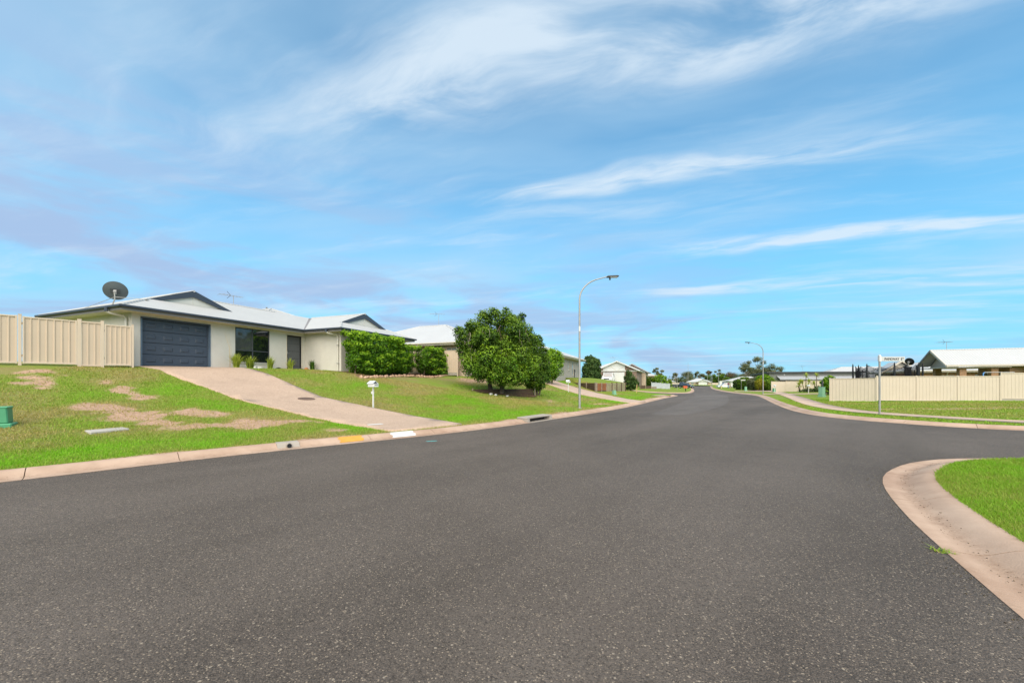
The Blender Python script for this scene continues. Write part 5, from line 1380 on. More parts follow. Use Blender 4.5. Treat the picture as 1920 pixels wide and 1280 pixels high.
simple_house('house with grey gabled roof right of the white gabled house', (24.5, 93, 1.35), ANG_N, 7.2, 10, 2.4, .55, M_roofg, M_brick_c, M_roofg, style='gable',
             wins=((0, 3.6, 4.6, .2, 2.1),), base=1.5)
simple_house('small cream brick house with white hip roof beyond the grey gable', (29.6, 106, .75), ANG_N, 8.6, 9, 2.4, .36, M_roof2, M_brick_c, M_cream, wins=((0, 3.0, 4.2, .8, 2.0), (1, 2.5, 3.6, .9, 2.0)), base=1.5)
# low walls and hedges there
lw = thing('retaining_wall', 'low dark sleeper wall at the edge of the far yard', 'retaining wall', (21.5, 66.5, 0))
for k in range(3):
    m = MB(); m.box(k * 1.6, k * 1.6 + 1.55, -.05, .05, .25, .95 - .12 * k); m.build('sleeper_panel', (M_timber_dark, M_timber_dark, M_timber)[k], lw, bevel=.01, rot=(0, 0, rad(36)))
    m = MB(); m.box(k * 1.6 - .05, k * 1.6 + .04, -.09, -.05, .1, 1.0 - .12 * k); m.build('post', M_timber_pale, lw, rot=(0, 0, rad(36)))
steel_fence('fence', 'low pale grey fence in front of the clipped bright hedge', (25.6, 72.4), (32.0, 80.0), 1.1, pmat('pale_grey_fence', (.50, .51, .52), .6, .06), 4, ZF, None, .25)
x, y = 34.5, 92
shrub('hedge', 'clipped bright green box hedge beyond the grey fence', 'hedge', (x, y, .2), [(0, 0, 1.35, 1.45, 1.2, 1.35, .5, 4)], M_leafv, 51, size=.22, dens=150, group='far hedges')
x, y = 32.6, 93
shrub('hedge', 'dark olive shrub left of the bright box hedge', 'hedge', (x, y, .3), [(0, 0, 1.1, 1.2, 1.0, 1.1, .3, 2.4), (-1.1, 0, 1.3, .8, .8, 1.2, .28, 2)], M_leafo, 52, size=.22, dens=150, group='far hedges')
x, y = 38.4, 97
shrub('shrub', 'yellowish spiky shrub right of the bright box hedge', 'shrub', (x, y, .0), [(0, 0, .9, .9, .8, .9, .6, 2), (.3, 0, 1.6, .5, .5, .5, .6, 2)], M_leafo, 53, size=.24, dens=120)

# ================================================================== vehicles
def car(name, label, loc, rotz, paint, L=4.6, W=1.8, H=1.45, kind='sedan', group='parked cars'):
    """local x forward; body lofted from side-profile sections so that sides tuck in toward the roof"""
    c = thing(name, label, 'car' if kind != 'ute' else 'pickup', loc, rotz, group)
    hl = L / 2; sill = .28; belt = H * .60
    if kind == 'suv': prof_top = [(-hl, belt * .95), (-hl * .97, belt), (hl * .34, belt), (hl * .93, belt * .90), (hl, belt * .72)]; cab = [(-hl * .94, belt), (-hl * .88, H), (hl * .12, H), (hl * .36, belt)]
    elif kind == 'ute': prof_top = [(-hl, belt * .98), (-hl * .98, belt), (hl * .42, belt), (hl * .94, belt * .90), (hl, belt * .70)]; cab = [(-hl * .12, belt), (-hl * .06, H), (hl * .22, H), (hl * .46, belt)]
    else: prof_top = [(-hl, belt * .85), (-hl * .92, belt * .98), (hl * .40, belt), (hl * .92, belt * .82), (hl, belt * .62)]; cab = [(-hl * .82, belt), (-hl * .42, H), (hl * .10, H), (hl * .46, belt)]
    side = [(-hl, sill + .12), (-hl * .95, sill)]
    for wx in (-hl * .60, hl * .62):                        # wheel arches cut into the sill line
        for k in range(7):
            a = math.pi - k * math.pi / 6; side.append((wx + .37 * math.cos(a), sill + .36 * math.sin(a) * .95))
    side += [(hl * .96, sill), (hl, sill + .14)]
    poly = side + prof_top[::-1]
    m = MB(); n = len(poly); rows = []
    for yy, ins in ((-W / 2, .03), (-W / 2 + .07, 0), (W / 2 - .07, 0), (W / 2, .03)):
        rows.append([(x_ * (1 - ins * .3), yy, z_ if abs(yy) < W / 2 - .01 else z_ - ins * (1 if z_ > belt * .8 else 0)) for x_, z_ in poly])
    vs = [p_ for R_ in rows for p_ in R_]; fs = [tuple(range(n))[::-1], tuple(range(3 * n, 4 * n))]
    for i in range(3):
        for k in range(n): fs.append((i * n + k, i * n + (k + 1) % n, (i + 1) * n + (k + 1) % n, (i + 1) * n + k))
    m.add(vs, fs); body = m.build('body', paint, c, smooth=False)
    m = MB(); t = .86
    vs = []
    for yy, f_ in ((-W / 2 + .05, 1), (W / 2 - .05, 1)):
        for x_, z_ in cab: vs.append((x_, yy * (t if z_ > belt + .05 else 1), z_ - .004 if z_ > belt + .05 else z_ - .02))
    m.add(vs, [(0, 1, 2, 3), (7, 6, 5, 4), (0, 4, 5, 1), (1, 5, 6, 2), (2, 6, 7, 3)]); gh = m.build('cabin_glass', M_glass, c)
    m = MB(); m.box(cab[1][0] - .03, cab[2][0] + .03, -W / 2 * t + .03, W / 2 * t - .03, H - .03, H + .03); m.build('cabin_roof', paint, c, bevel=.02)
    for sy in (-1, 1):
        for (a, b) in ((0, 1), (3, 2)):
            m = MB(); m.bar((cab[a][0], sy * (W / 2 - .05), cab[a][1]), (cab[b][0], sy * (W / 2 - .05) * t, cab[b][1]), .07, .06); m.build('pillar', paint, c)
        m = MB(); xm = (cab[1][0] + cab[2][0]) / 2; m.bar((xm, sy * (W / 2 - .045), belt), (xm, sy * (W / 2 - .045) * t, H), .08, .05); m.build('pillar', paint, c)
        m = MB(); m.box(cab[3][0] - .25, cab[3][0] - .05, sy * (W / 2 + .08) - .07, sy * (W / 2 + .08) + .07, belt + .02, belt + .18); m.build('mirror', paint, c, bevel=.02)
        m = MB(); m.box(hl - .12, hl + .004, sy * W * .36 - .14, sy * W * .36 + .14, belt * .66, belt * .82); m.build('headlight', M_lamp, c, bevel=.015)
        m = MB(); m.box(-hl - .006, -hl + .08, sy * W * .42 - .07, sy * W * .42 + .07, belt * .62, belt * .90); m.build('tail_light', M_redlamp, c, bevel=.01)
        for wx in (-hl * .60, hl * .62):
            m = MB(); m.tube([(wx, sy * (W / 2 - .20), .33), (wx, sy * (W / 2 + .01), .33)], .33, 18); wh = m.build('wheel', M_tyre, c)
            m = MB(); m.tube([(wx, sy * (W / 2 + .005), .33), (wx, sy * (W / 2 + .02), .33)], .20, 12); m.build('rim', M_galv, wh)
    m = MB(); m.box(hl - .03, hl + .012, -W * .26, W * .26, belt * .55, belt * .74); m.build('grille', M_black, c)
    m = MB(); m.box(hl - .06, hl + .05, -W * .46, W * .46, sill + .05, sill + .20); m.build('bumper', M_darkgrey if kind != 'sedan' else paint, c, bevel=.02)
    m = MB(); m.box(hl + .052, hl + .058, -.19, .19, sill + .08, sill + .18); m.build('number_plate', M_white, c)
    if kind == 'ute':
        m = MB(); m.box(-hl * .95, -hl * .15, -W / 2 + .12, W / 2 - .12, belt - .02, belt + .05); m.build('tray_cover', M_black, c, bevel=.02)
    if kind == 'suv':
        m = MB()
        for sy in (-1, 1): m.box(-hl * .8, hl * .05, sy * W * .36 - .02, sy * W * .36 + .02, H + .08, H + .12)
        for x_ in (-hl * .7, -hl * .3, 0): m.box(x_ - .02, x_ + .02, -W * .36, W * .36, H + .085, H + .115)
        for x_ in (-hl * .7, 0):
            for sy in (-1, 1): m.box(x_ - .02, x_ + .02, sy * W * .36 - .018, sy * W * .36 + .018, H + .02, H + .1)
        m.build('roof_rack', M_darkgrey, c)
        m = MB(); m.tube([(hl * .30, -W / 2 - .04, belt), (hl * .30, -W / 2 - .04, H + .25)], .04, 8); m.build('snorkel', M_black, c)
    return c
# white 4wd reversed up to the white garage door, nose toward the street
car('parked_car', 'white four wheel drive with roof rack before the white garage', (18.9, 77.4, ZF(18.9, 77.4) + .05), math.atan2(-.925, -.381), M_carwhite, 4.7, 1.9, 1.85, 'suv')
car('pickup_truck', 'dark grey pickup parked beyond the low grey fence', (51.0, 119, ZF(51, 119)), rad(-40), M_cargrey, 5.3, 1.9, 1.75, 'ute')
car('parked_car', 'small black car just right of the grey pickup', (49.6, 112.6, ZF(49.6, 112.6)), rad(-60), M_carblack, 4.2, 1.75, 1.45, 'sedan')
car('parked_car', 'white sedan parked near the end of the street', (98.5, 226, -1.07), rad(8), M_carwhite, 4.7, 1.8, 1.45, 'sedan')
car('parked_car', 'white hatchback parked left of the person on the right verge', (62.0, 115, ZR(62, 115)), rad(170), M_carwhite, 4.2, 1.75, 1.45, 'sedan')
car('parked_car', 'white car half hidden by the shrubs on the right', (66.3, 112.5, ZR(66.3, 112.5)), rad(200), M_carwhite, 4.5, 1.8, 1.5, 'sedan')

# person in a maroon top standing by the verge (tiny in the photo)
def person(label, loc, rotz, h):
    p = thing('person', label, 'person', loc, rotz)
    me = bpy.data.meshes.new('body')
    J = {'pel': (0, 0, .53), 'wst': (0, 0, .62), 'chs': (.01, 0, .74), 'nck': (.02, 0, .845), 'hd0': (.035, 0, .90), 'hd1': (.04, 0, .965),
         'shl': (0, .11, .80), 'ell': (.03, .15, .64), 'wrl': (.09, .13, .51), 'fnl': (.11, .13, .46), 'shr': (0, -.11, .80), 'elr': (.04, -.15, .65), 'wrr': (.12, -.12, .55), 'fnr': (.14, -.12, .50),
         'hpl': (0, .05, .50), 'knl': (.03, .06, .28), 'anl': (-.01, .06, .05), 'tol': (.08, .065, .02), 'hpr': (0, -.05, .50), 'knr': (.01, -.06, .28), 'anr': (-.02, -.065, .05), 'tor': (.07, -.07, .02)}
    R_ = {'pel': .085, 'wst': .078, 'chs': .088, 'nck': .035, 'hd0': .052, 'hd1': .05, 'shl': .045, 'ell': .032, 'wrl': .024, 'fnl': .02, 'hpl': .06, 'knl': .042, 'anl': .03, 'tol': .025}
    ks = list(J); vs = [tuple(c_ * h for c_ in J[k]) for k in ks]
    E_ = [('pel', 'wst'), ('wst', 'chs'), ('chs', 'nck'), ('nck', 'hd0'), ('hd0', 'hd1'), ('chs', 'shl'), ('shl', 'ell'), ('ell', 'wrl'), ('wrl', 'fnl'), ('chs', 'shr'), ('shr', 'elr'), ('elr', 'wrr'), ('wrr', 'fnr'), ('pel', 'hpl'), ('hpl', 'knl'), ('knl', 'anl'), ('anl', 'tol'), ('pel', 'hpr'), ('hpr', 'knr'), ('knr', 'anr'), ('anr', 'tor')]
    me.from_pydata(vs, [(ks.index(a), ks.index(b)) for a, b in E_], [])
    o = link_mesh('body', me, None, p)
    sk = o.modifiers.new('skin', 'SKIN'); sd = o.modifiers.new('sub', 'SUBSURF'); sd.levels = sd.render_levels = 1
    for i, k in enumerate(ks):
        rr_ = R_.get(k, R_.get(k[:-1] + 'l', .04)) * h; me.skin_vertices[0].data[i].radius = (rr_, rr_); me.skin_vertices[0].data[i].use_root = (k == 'pel')
    dg = bpy.context.evaluated_depsgraph_get(); ev = o.evaluated_get(dg); me2 = bpy.data.meshes.new_from_object(ev); o.modifiers.clear(); o.data = me2
    for mt in (M_skin, M_maroon, M_denim, M_black): me2.materials.append(mt)
    for q in me2.polygons:
        z = q.center.z / h; q.use_smooth = True
        q.material_index = 3 if z < .05 or z > .945 else 2 if z < .56 and abs(q.center.y) < .115 * h else 1 if z < .845 and not (z < .62 and abs(q.center.y) > .11 * h) else 0
    return p
person('person in a maroon top and pale blue pants beside the white hatchback', (61.0, 111.3, ZR(61, 111.3)), rad(200), 1.72)

# ================================================================== far end of the street
simple_house('far white roofed house with double garage at the end of the street', (110.6, 250, -1.1), rad(-22), 14.5, 12, 2.4, .36, M_roof2, M_brick_c, M_white, wins=((0, 2, 3.4, .9, 2.0),), group='houses along the street')
eh = simple_house('projecting garage wing of the far white roofed house', (115.2, 246.2, -1.1), rad(-22), 7.0, 6, 2.5, .40, M_roof2, M_brick_b, M_white, style='gable', doors=((0, .5, 5.3, -.05, 2.2, M_white),), gable_mat=M_white)
simple_house('grey hip roofed house far behind the parked pickup', (100.5, 274, -1.2), rad(-14), 12.5, 12, 2.6, .40, M_roofg, M_brick_c, M_cream, wins=((0, 3, 5, .9, 2.0),))
steel_fence('fence', 'far cream fence left of the end house', (92, 234), (108.5, 243), 1.8, M_fence2, 6, lambda a, b: -1.05, None, .3)
steel_fence('fence', 'far cream fence right of the end house', (124, 245.5), (131.5, 243), 1.8, M_fence2, 3, lambda a, b: -1.05, None, .3)
sh = thing('shed', 'white steel shed with a dark roller door at the street end', 'shed', (113.6, 216, -.75), rad(-24))
m = MB(); m.box(0, 1.2, 0, 6, -.3, 2.5); m.box(5.2, 6.2, 0, 6, -.3, 2.5); m.box(1.2, 5.2, .002, 6, 2.2, 2.5); m.build('wall', M_white, sh)
m = MB(); m.box(1.2, 5.2, .12, .18, -.3, 2.2); m.build('roller_door', M_navy, sh)
roof_faces(sh, [[(-.1, -.1, 2.5), (3.1, -.1, 3.0), (3.1, 6.1, 3.0), (-.1, 6.1, 2.5)], [(3.1, -.1, 3.0), (6.3, -.1, 2.5), (6.3, 6.1, 2.5), (3.1, 6.1, 3.0)]], M_roof2)
m = MB(); m.add([(0, -.02, 2.5), (6.2, -.02, 2.5), (3.1, -.02, 2.98)], [(0, 1, 2)]); m.build('gable', M_white, sh)
# white house with solar panels
wh = simple_house('white house with low white roof and solar panels on the right', (77.5, 141, -.45), rad(-18), 13, 10, 2.3, .30, M_roof2, M_white, M_white, wins=((0, 2, 3.5, .8, 1.9), (0, 7, 9, .8, 1.9)), base=.6)
sp = thing('solar_array', 'dark solar panels on a white skillion roof', 'solar panels', (84.5, 137.2, 2.25), rad(-18))
for i in range(5):
    m = MB(); m.box(i * .82 + .02, i * .82 + .80, -.8, .8, 0, .04); m.build('solar_panel', M_solar, sp, rot=(rad(33), 0, 0))
wb = simple_house('white flat wing carrying the solar panels beside the shrubs', (82.0, 136.4, -.45), rad(-18), 10.5, 7, 2.3, .32, M_roof2, M_white, M_white, base=.6)
# grey modern house behind its cream fence
gh_ = thing('house', 'grey modern house with long flat skillion roof behind a cream fence', 'house', (47.2, 72.5, -.1), rad(-14), 'houses along the street')
m = MB(); m.box(0, 14, 0, 8, -.3, 3.25); m.build('wall', M_greywall, gh_)
m = MB(); m.prism([(-.5, 3.26), (8.5, 2.9), (8.5, 3.08), (-.5, 3.46)], 0, -.5, 15); m.build('roof', M_darkgrey, gh_)
m = MB(); m.add([(1.2, -.02, 2.72), (13.6, -.02, 2.72), (13.6, -1.7, 2.12), (1.2, -1.7, 2.12)], [(0, 1, 2, 3)]); m.box(1.15, 13.65, -1.76, -1.68, 1.98, 2.14); m.build('lean_to_roof', M_roofg, gh_)
for a, b in ((1.8, 3.4), (5.0, 7.2), (9.5, 11.0)):
    m = MB(); m.box(a, b, -.03, .03, 1.0, 1.95); f_ = m.build('window', M_darkgrey, gh_); m = MB(); m.box(a + .05, b - .05, -.04, -.032, 1.05, 1.9); m.build('pane', M_glass, f_)
for a in (2.4, 12.9):
    m = MB(); m.box(a, a + .12, -.06, 0, 2.85, 3.05); m.build('wall_light', M_white, gh_)
m = MB(); m.box(5.9, 6.9, 1, 2, 3.40, 3.52); m.build('roof_hatch', M_darkgrey, gh_)
antenna('tv_antenna', 'thin antenna on the grey skillion roof', (53.4, 72.5, 3.3), 1.1, .4)
steel_fence('fence', 'cream fence in front of the grey modern house', (39.3, 59.8), (50.8, 60.5), 1.62, M_fence2, 5, ZR, None, .24)
# shrubs along that garden
SG = 'garden shrubs on the right verge'
def rs(px_ratio, Y): return px_ratio * Y, Y
for k, (rt, Y, w_, h_, mt, tn, lab, sz) in enumerate((
        (.572, 84, 1.2, 2.3, M_leafd, .5, 'dark green shrub at the left end of the garden row', .2),
        (.590, 82, 1.7, 2.7, M_leafo, .45, 'olive shrub behind the small street sign', .2),
        (.618, 74, 1.9, 2.5, M_leafg, .35, 'dull grey green shrub in the middle of the row', .2),
        (.6275, 70.5, .9, 2.2, M_leafy, .5, 'yellow shrub in the garden row', .17),
        (.640, 71.5, 1.8, 2.9, M_leafv, .35, 'big dark green shrub behind the distant lamp', .19),
        (.656, 69, 1.1, 2.2, M_leafo, .62, 'pale green shrub at the end of the cream fence', .18))):
    x, y = rs(rt, Y)
    shrub('shrub', lab, 'shrub', (x, y, ZR(x, y)), [(0, 0, h_ * .45, w_ * .8, w_ * .7, h_ * .45, tn, 2), (-w_ * .35, 0, h_ * .6, w_ * .5, w_ * .5, h_ * .33, tn + .05, 2), (w_ * .35, -.2, h_ * .5, w_ * .55, w_ * .5, h_ * .38, tn, 2), (.1, 0, h_ * .8, w_ * .4, w_ * .4, h_ * .2, tn + .05, 2)], mt, 70 + k, SG, size=sz, dens=140)
# small street name sign and pillars in that verge
def post_sign(label, loc, rotz, h, w_):
    s_ = thing('street_sign', label, 'street sign', loc, rotz)
    m = MB(); m.tube([(0, 0, -.2), (0, 0, h)], .03, 8); m.build('post', M_galv, s_); m = MB(); m.box(-w_ * .1, w_ * .9, -.012, .012, h - .2, h - .02); m.build('blade', M_white, s_); return s_
x, y = .581 * 78, 78; post_sign('small white street sign in front of the olive shrub', (x, y, ZR(x, y)), 0, 2.1, .9)
for k, (rt, Y, h_, mt, lab) in enumerate(((.592, 70, .75, M_sagegreen, 'small sage green pillar near the dull shrub'), (.664, 59.2, .6, M_green, 'small green pillar at the left end of the far cream fence'))):
    x, y = rs(rt, Y); pillar(lab, (x, y, ZR(x, y)), 0, .35, .3, h_, mt)
x, y = .785 * 38.9, 38.9
pillar('large sage green pillar left of the long cream fence', (x, y, ZR(x, y)), rad(20), .42, .40, .95, M_sagegreen)
x, y = .7865 * 41, 41; m = MB(); m.box(-.05, .05, -.05, .05, -.1, 1.65); tag(m.build('bollard_post', M_darkgrey, loc=(x, y, ZR(x, y))), 'dark post standing behind the large sage pillar', 'post')
x, y = .7515 * 49.6, 49.6
letterbox('white letterbox on the right verge before the yucca plants', (x, y, ZR(x, y)), rad(-60), 1.15, False)
x, y = .6655 * 58.4, 58.4
letterbox('faint white letterbox against the far cream fence', (x, y, ZR(x, y)), rad(-60), 1.1, False)
x, y = .800 * 44, 44
shrub('shrub', 'leafy shrub tucked behind the left end of the long fence', 'shrub', (x, y, ZR(x, y)), [(0, 0, .8, .55, .5, .75, .5, 2), (.2, 0, 1.6, .6, .5, .55, .5, 2), (-.2, 0, 1.3, .5, .5, .5, .5, 2), (.4, 0, 1.0, .5, .5, .7, .45, 2)], M_leafv, 85, size=.16, dens=220)

def yucca(label, loc, stems, seed, mat=M_strap, group='yucca plants by the cream fence'):
    r = np.random.default_rng(seed); P_ = thing('yucca', label, 'plant', loc, 0, group); m = MB(); V = []; F = []; T_ = []; b = 0
    for (sx, sy, h_, ll) in stems:
        branch(m, (sx * .3, sy * .3, -.1), (sx, sy, h_), .06, .045, r, .06)
        for k in range(70):
            an = r.uniform(0, 6.28); el = r.uniform(-.5, 1.4); L_ = ll * r.uniform(.7, 1.1); d = np.array([math.cos(an) * math.cos(el), math.sin(an) * math.cos(el), math.sin(el)])
            t_ = np.cross(d, [0, 0, 1.0]); t_ = t_ / (np.linalg.norm(t_) + 1e-6) * .03; o_ = np.array([sx, sy, h_]); tn = np.clip(.35 + .4 * math.sin(max(el, 0)) + r.normal(0, .15), 0, 1)
            p1_ = o_ + d * L_ * .5; p2_ = o_ + d * L_ - np.array([0, 0, .12 * L_])
            V += [o_ - t_ * .6, o_ + t_ * .6, p1_ - t_, p1_ + t_, p2_]; T_ += [tn] * 5; F += [(b, b + 1, b + 3), (b, b + 3, b + 2), (b + 2, b + 3, b + 4)]; b += 5
    m.build('trunk', M_bark, P_, smooth=True); fast_mesh('leaves', np.array(V), np.array(F), mat, {'tone': np.array(T_)}, P_); return P_
x, y = .745 * 57, 57
yucca('tallest clump of spiky yucca trunks before the far fence', (x, y, ZR(x, y)), [(0, 0, 2.3, .7), (.5, .1, 1.5, .7), (-.4, .2, 1.4, .65), (.1, -.2, .7, .8)], 91)
x, y = .772 * 57, 57
yucca('slender yucca right of the tallest clump', (x, y, ZR(x, y)), [(0, 0, 2.3, .65), (-.3, .1, 1.2, .6)], 92)
x, y = .727 * 57, 57
yucca('short drooping yucca at the left of the clump', (x, y, ZR(x, y)), [(0, 0, 1.0, .8), (.3, .1, 1.5, .6)], 93)
x, y = .72 * 56.5, 56.5
shrub('shrub', 'low dark plants in the soil under the yuccas', 'shrub', (x + 2, y, ZR(x, y)), [(0, 0, .25, 1.6, .5, .3, .35, 2), (1.2, 0, .5, .6, .5, .5, .45, 2)], M_leafd, 94, size=.16, dens=150)
# palm behind the grey house
pm = thing('palm_tree', 'dark green palm crown showing above the grey skillion roof', 'palm', (64.5, 84.5, -.2))
m = MB(); branch(m, (0, 0, -.2), (0, 0, 2.9), .18, .12, np.random.default_rng(3), .03); m.build('trunk', M_bark, pm, smooth=True)
r = np.random.default_rng(96)
for k in range(13):
    an = 2 * math.pi * k / 13 + r.uniform(-.2, .2); L_ = r.uniform(1.9, 2.7); up_ = r.uniform(.3, 1.1); V = []; F = []; T_ = []; b = 0
    for q in range(26):
        s_ = q / 25; o_ = np.array([math.cos(an) * L_ * s_, math.sin(an) * L_ * s_, 2.9 + up_ * L_ * s_ - (.55 + up_ * .75) * L_ * s_ * s_])
        for sg in (-1, 1):
            sd_ = np.array([-math.sin(an) * sg, math.cos(an) * sg, -.35]); e_ = o_ + sd_ * .55 * math.sin(.25 + 2.7 * s_) + np.array([math.cos(an), math.sin(an), 0]) * .2
            w_ = np.array([math.cos(an), math.sin(an), 0]) * .04; V += [o_ - w_, o_ + w_, e_]; F.append((b, b + 1, b + 2)); T_ += [np.clip(r.normal(.5, .2), 0, 1)] * 3; b += 3
    fast_mesh('frond', np.array(V), np.array(F), M_palm, {'tone': np.array(T_)}, pm)

# ================================================================== right-hand corner: long fence, house, trampoline
steel_fence('fence', 'short cream fence return angling back from the long fence', (24.4, 30.3), (26.6, 28.86), 1.74, M_fence2, 1, ZR, None, .205)
steel_fence('fence', 'long cream steel fence behind the street name sign', (26.63, 28.82), (34.0, 27.5), 1.78, M_fence2, 3, ZR, ZR(30, 28.2), .21)
steel_fence('fence', 'taller stepped end panel of the long cream fence at the photo edge', (34.05, 27.48), (39.2, 26.5), 1.80, M_fence2, 2, ZR, ZR(34, 27.5) + .0, .21, .16)
# house with the open gabled porch
hr = thing('house', 'white roofed house with open gable porch and orange brick pillars', 'house', (36.2, 32.9, .35), ANG_N, 'houses along the street')
zc, zt = 2.62, 4.0; gw = 4.4; xl = 18
roof_faces(hr, [[(0, 0, zc), (xl, 0, zc), (xl, gw / 2, zt), (0, gw / 2, zt)], [(-.0, gw, zc), (0, gw / 2, zt), (xl, gw / 2, zt), (xl, gw, zc)]], M_roof2)
cap_tube(hr, (0, gw / 2, zt), (xl, gw / 2, zt), M_roof2, .06)
for s_ in (0, 1):
    y0_ = 0 if s_ == 0 else gw
    m = MB(); m.prism([(y0_, zc - .16), (y0_, zc + .02), (gw / 2, zt + .03), (gw / 2, zt - .16)], 0, -.05 - .003 * s_, -.003 * s_); m.build('barge_board', M_cream if s_ == 0 else M_fascia, hr)
    m = MB(); m.add([(0, y0_, zc - .04), (0, gw / 2, zt - .04), (.85, gw / 2, zt - .04), (.85, y0_, zc - .04)], [(0, 1, 2, 3)]); m.build('verge_soffit', M_gable, hr)
m = MB(); m.add([(.85, .12, zc - .2), (.85, gw - .12, zc - .2), (.85, gw / 2, zt - .06)], [(0, 1, 2)]); m.build('gable_sheet', M_cream, hr)
m = MB(); m.box(.02, 3.9, .02, gw - .02, zc - .24, zc - .18); m.build('porch_ceiling', M_cream, hr)
m = MB(); m.box(-.02, xl, -.10, .02, zc - .14, zc + .0); m.build('gutter', M_cream, hr)
for px_, py_ in ((1.0, .35), (1.0, gw - .75), (2.9, .35)):
    m = MB(); m.box(px_, px_ + .42, py_, py_ + .42, -.5, zc - .245); m.build('brick_pillar', M_brick_o, hr)
wall_open('wall', (4.0, .4), (18, .4), -.5, zc - .2, [(.9, 2.3, .2, 2.1), (3.0, 3.9, .9, 2.1), (6.6, 8.4, .9, 2.1)], M_brick_o, hr)
wall_open('wall', (4.0, gw - .4), (4.0, .4), -.5, zc - .2, [(.8, 2.4, .1, 2.1)], M_brick_o, hr)
window(hr, (4.0, gw - .4), (4.0, .4), .8, 2.4, .1, 2.1, M_cream, M_glass, 2)
window(hr, (4.0, .4), (18, .4), .9, 2.3, .2, 2.1, M_cream, M_glass, 2); window(hr, (4.0, .4), (18, .4), 3.0, 3.9, .9, 2.1, M_cream, M_glassp, 1); window(hr, (4.0, .4), (18, .4), 6.6, 8.4, .9, 2.1, M_cream, M_glass, 2)
rfs, A_, B_, c_ = hip(4.6, 20, -1.9, 9, zc - .006, .36); roof_faces(hr, rfs, M_roof2, 'main_roof')
m = MB(); m.box(4.6, 20, -2.02, -1.9, zc - .15, zc); m.build('gutter', M_cream, hr); m = MB(); m.box(4.62, 20, -1.9, .38, zc - .215, zc - .2); m.build('soffit', M_cream, hr)
rh = simple_house('white hip roof and orange brick wall behind the trampoline dish', (44.6, 44.2, .35), ANG_N, 16, 10, 2.45, .32, M_roof2, M_brick_o, M_cream, wins=((0, 2.0, 3.4, .7, 1.95), (0, 5.0, 6.6, 1.0, 2.05), (0, 9.0, 10.4, .7, 1.95, M_glass)))
m = MB(); m.tube([(3.3, .2, 2.3), (3.3, .45, 2.1), (3.3, .52, 1.9), (3.3, .52, -.4)], .05, 8); m.build('downpipe', M_cream, rh)
antenna('tv_antenna', 'antenna above the gabled porch roof', (40.3, 36.6, 4.2), 1.05, .1)
simple_house('white roofed house with low eaves left of the trampoline', (54.6, 71.0, -.15), ANG_N, 17, 11, 2.45, .36, M_roof2, M_brick_c, M_white, wins=((0, 3, 5, .8, 2.0), (0, 9, 11, .8, 2.0)))
gp = thing('house', 'small beige gable seen through the trampoline net', 'house', (46.2, 49.5, .2), rad(-30), 'houses along the street')
m = MB(); m.box(.4, 3.6, .5, 4, -.3, 2.5); m.build('wall', M_cream, gp)
roof_faces(gp, [[(0, 0, 2.4), (2, 0, 3.9), (2, 5, 3.9), (0, 5, 2.4)], [(2, 0, 3.9), (4, 0, 2.4), (4, 5, 2.4), (2, 5, 3.9)]], M_roof2)
m = MB(); m.add([(.3, .45, 2.4), (3.7, .45, 2.4), (2, .45, 3.75)], [(0, 1, 2)]); m.build('gable_sheet', M_cream, gp)
m = MB(); m.bar((0, -.02, 2.38), (2, -.02, 3.9), .05, .16); m.bar((4, -.02, 2.38), (2, -.02, 3.9), .05, .16); m.build('barge_board', M_cream, gp)
# porch rail with a blue corner
pr = thing('rail_frame', 'grey rail frame with a blue corner behind the fence top', 'rail', (36.3, 30.4, .3))
m = MB(); m.tube([(.1, 0, 2.0), (2.0, -.3, 2.0)], .03, 8); m.tube([(2.0, -.3, 0), (2.0, -.3, 2.0)], .03, 8); m.build('rail', M_galv, pr)
m = MB(); m.tube([(0, 0, 0), (0, 0, 1.9), (.1, 0, 2.0)], .035, 8); m.build('corner_post', M_blue, pr)

# trampoline: padded poles leaning out, net in scallops between them
tp = thing('trampoline', 'round trampoline with black net and leaning poles behind the fence', 'trampoline', (33.6, 35.4, .35))
R0 = 2.2; npole = 8
m = MB()
ring = [(R0 * math.cos(a), R0 * math.sin(a), .9) for a in np.linspace(0, 2 * math.pi, 33)]
m.tube(ring, .03, 6, False); m.build('frame_ring', M_galv, tp)
m = MB(); m.lathe([(R0 - .3, .89), (R0 - .3, .90), (.02, .90), (.02, .89)], 32); m.build('mat', M_black, tp)
m = MB(); m.lathe([(R0 + .05, .92), (R0 + .05, .96), (R0 - .32, .96), (R0 - .32, .92)], 32); m.build('spring_pad', M_pad, tp)
tops = []
for k in range(npole):
    a = 2 * math.pi * (k + .3) / npole; c_, s_ = math.cos(a), math.sin(a); top = (c_ * (R0 + .12), s_ * (R0 + .12), 2.72 + .05 * (k % 2)); tops.append((a, top))
    m = MB(); m.tube([(c_ * R0, s_ * R0, -.3), (c_ * R0, s_ * R0, .9)], .025, 6); m.build('leg', M_galv, tp)
    m = MB(); m.tube([(c_ * (R0 + .06), s_ * (R0 + .06), .4), (c_ * (R0 + .12), s_ * (R0 + .12), 2.0), top], [.075, .07, .05], 8); m.tube([top, (top[0], top[1], top[2] + .12)], [.035, .01], 6); m.build('pole', M_black, tp)
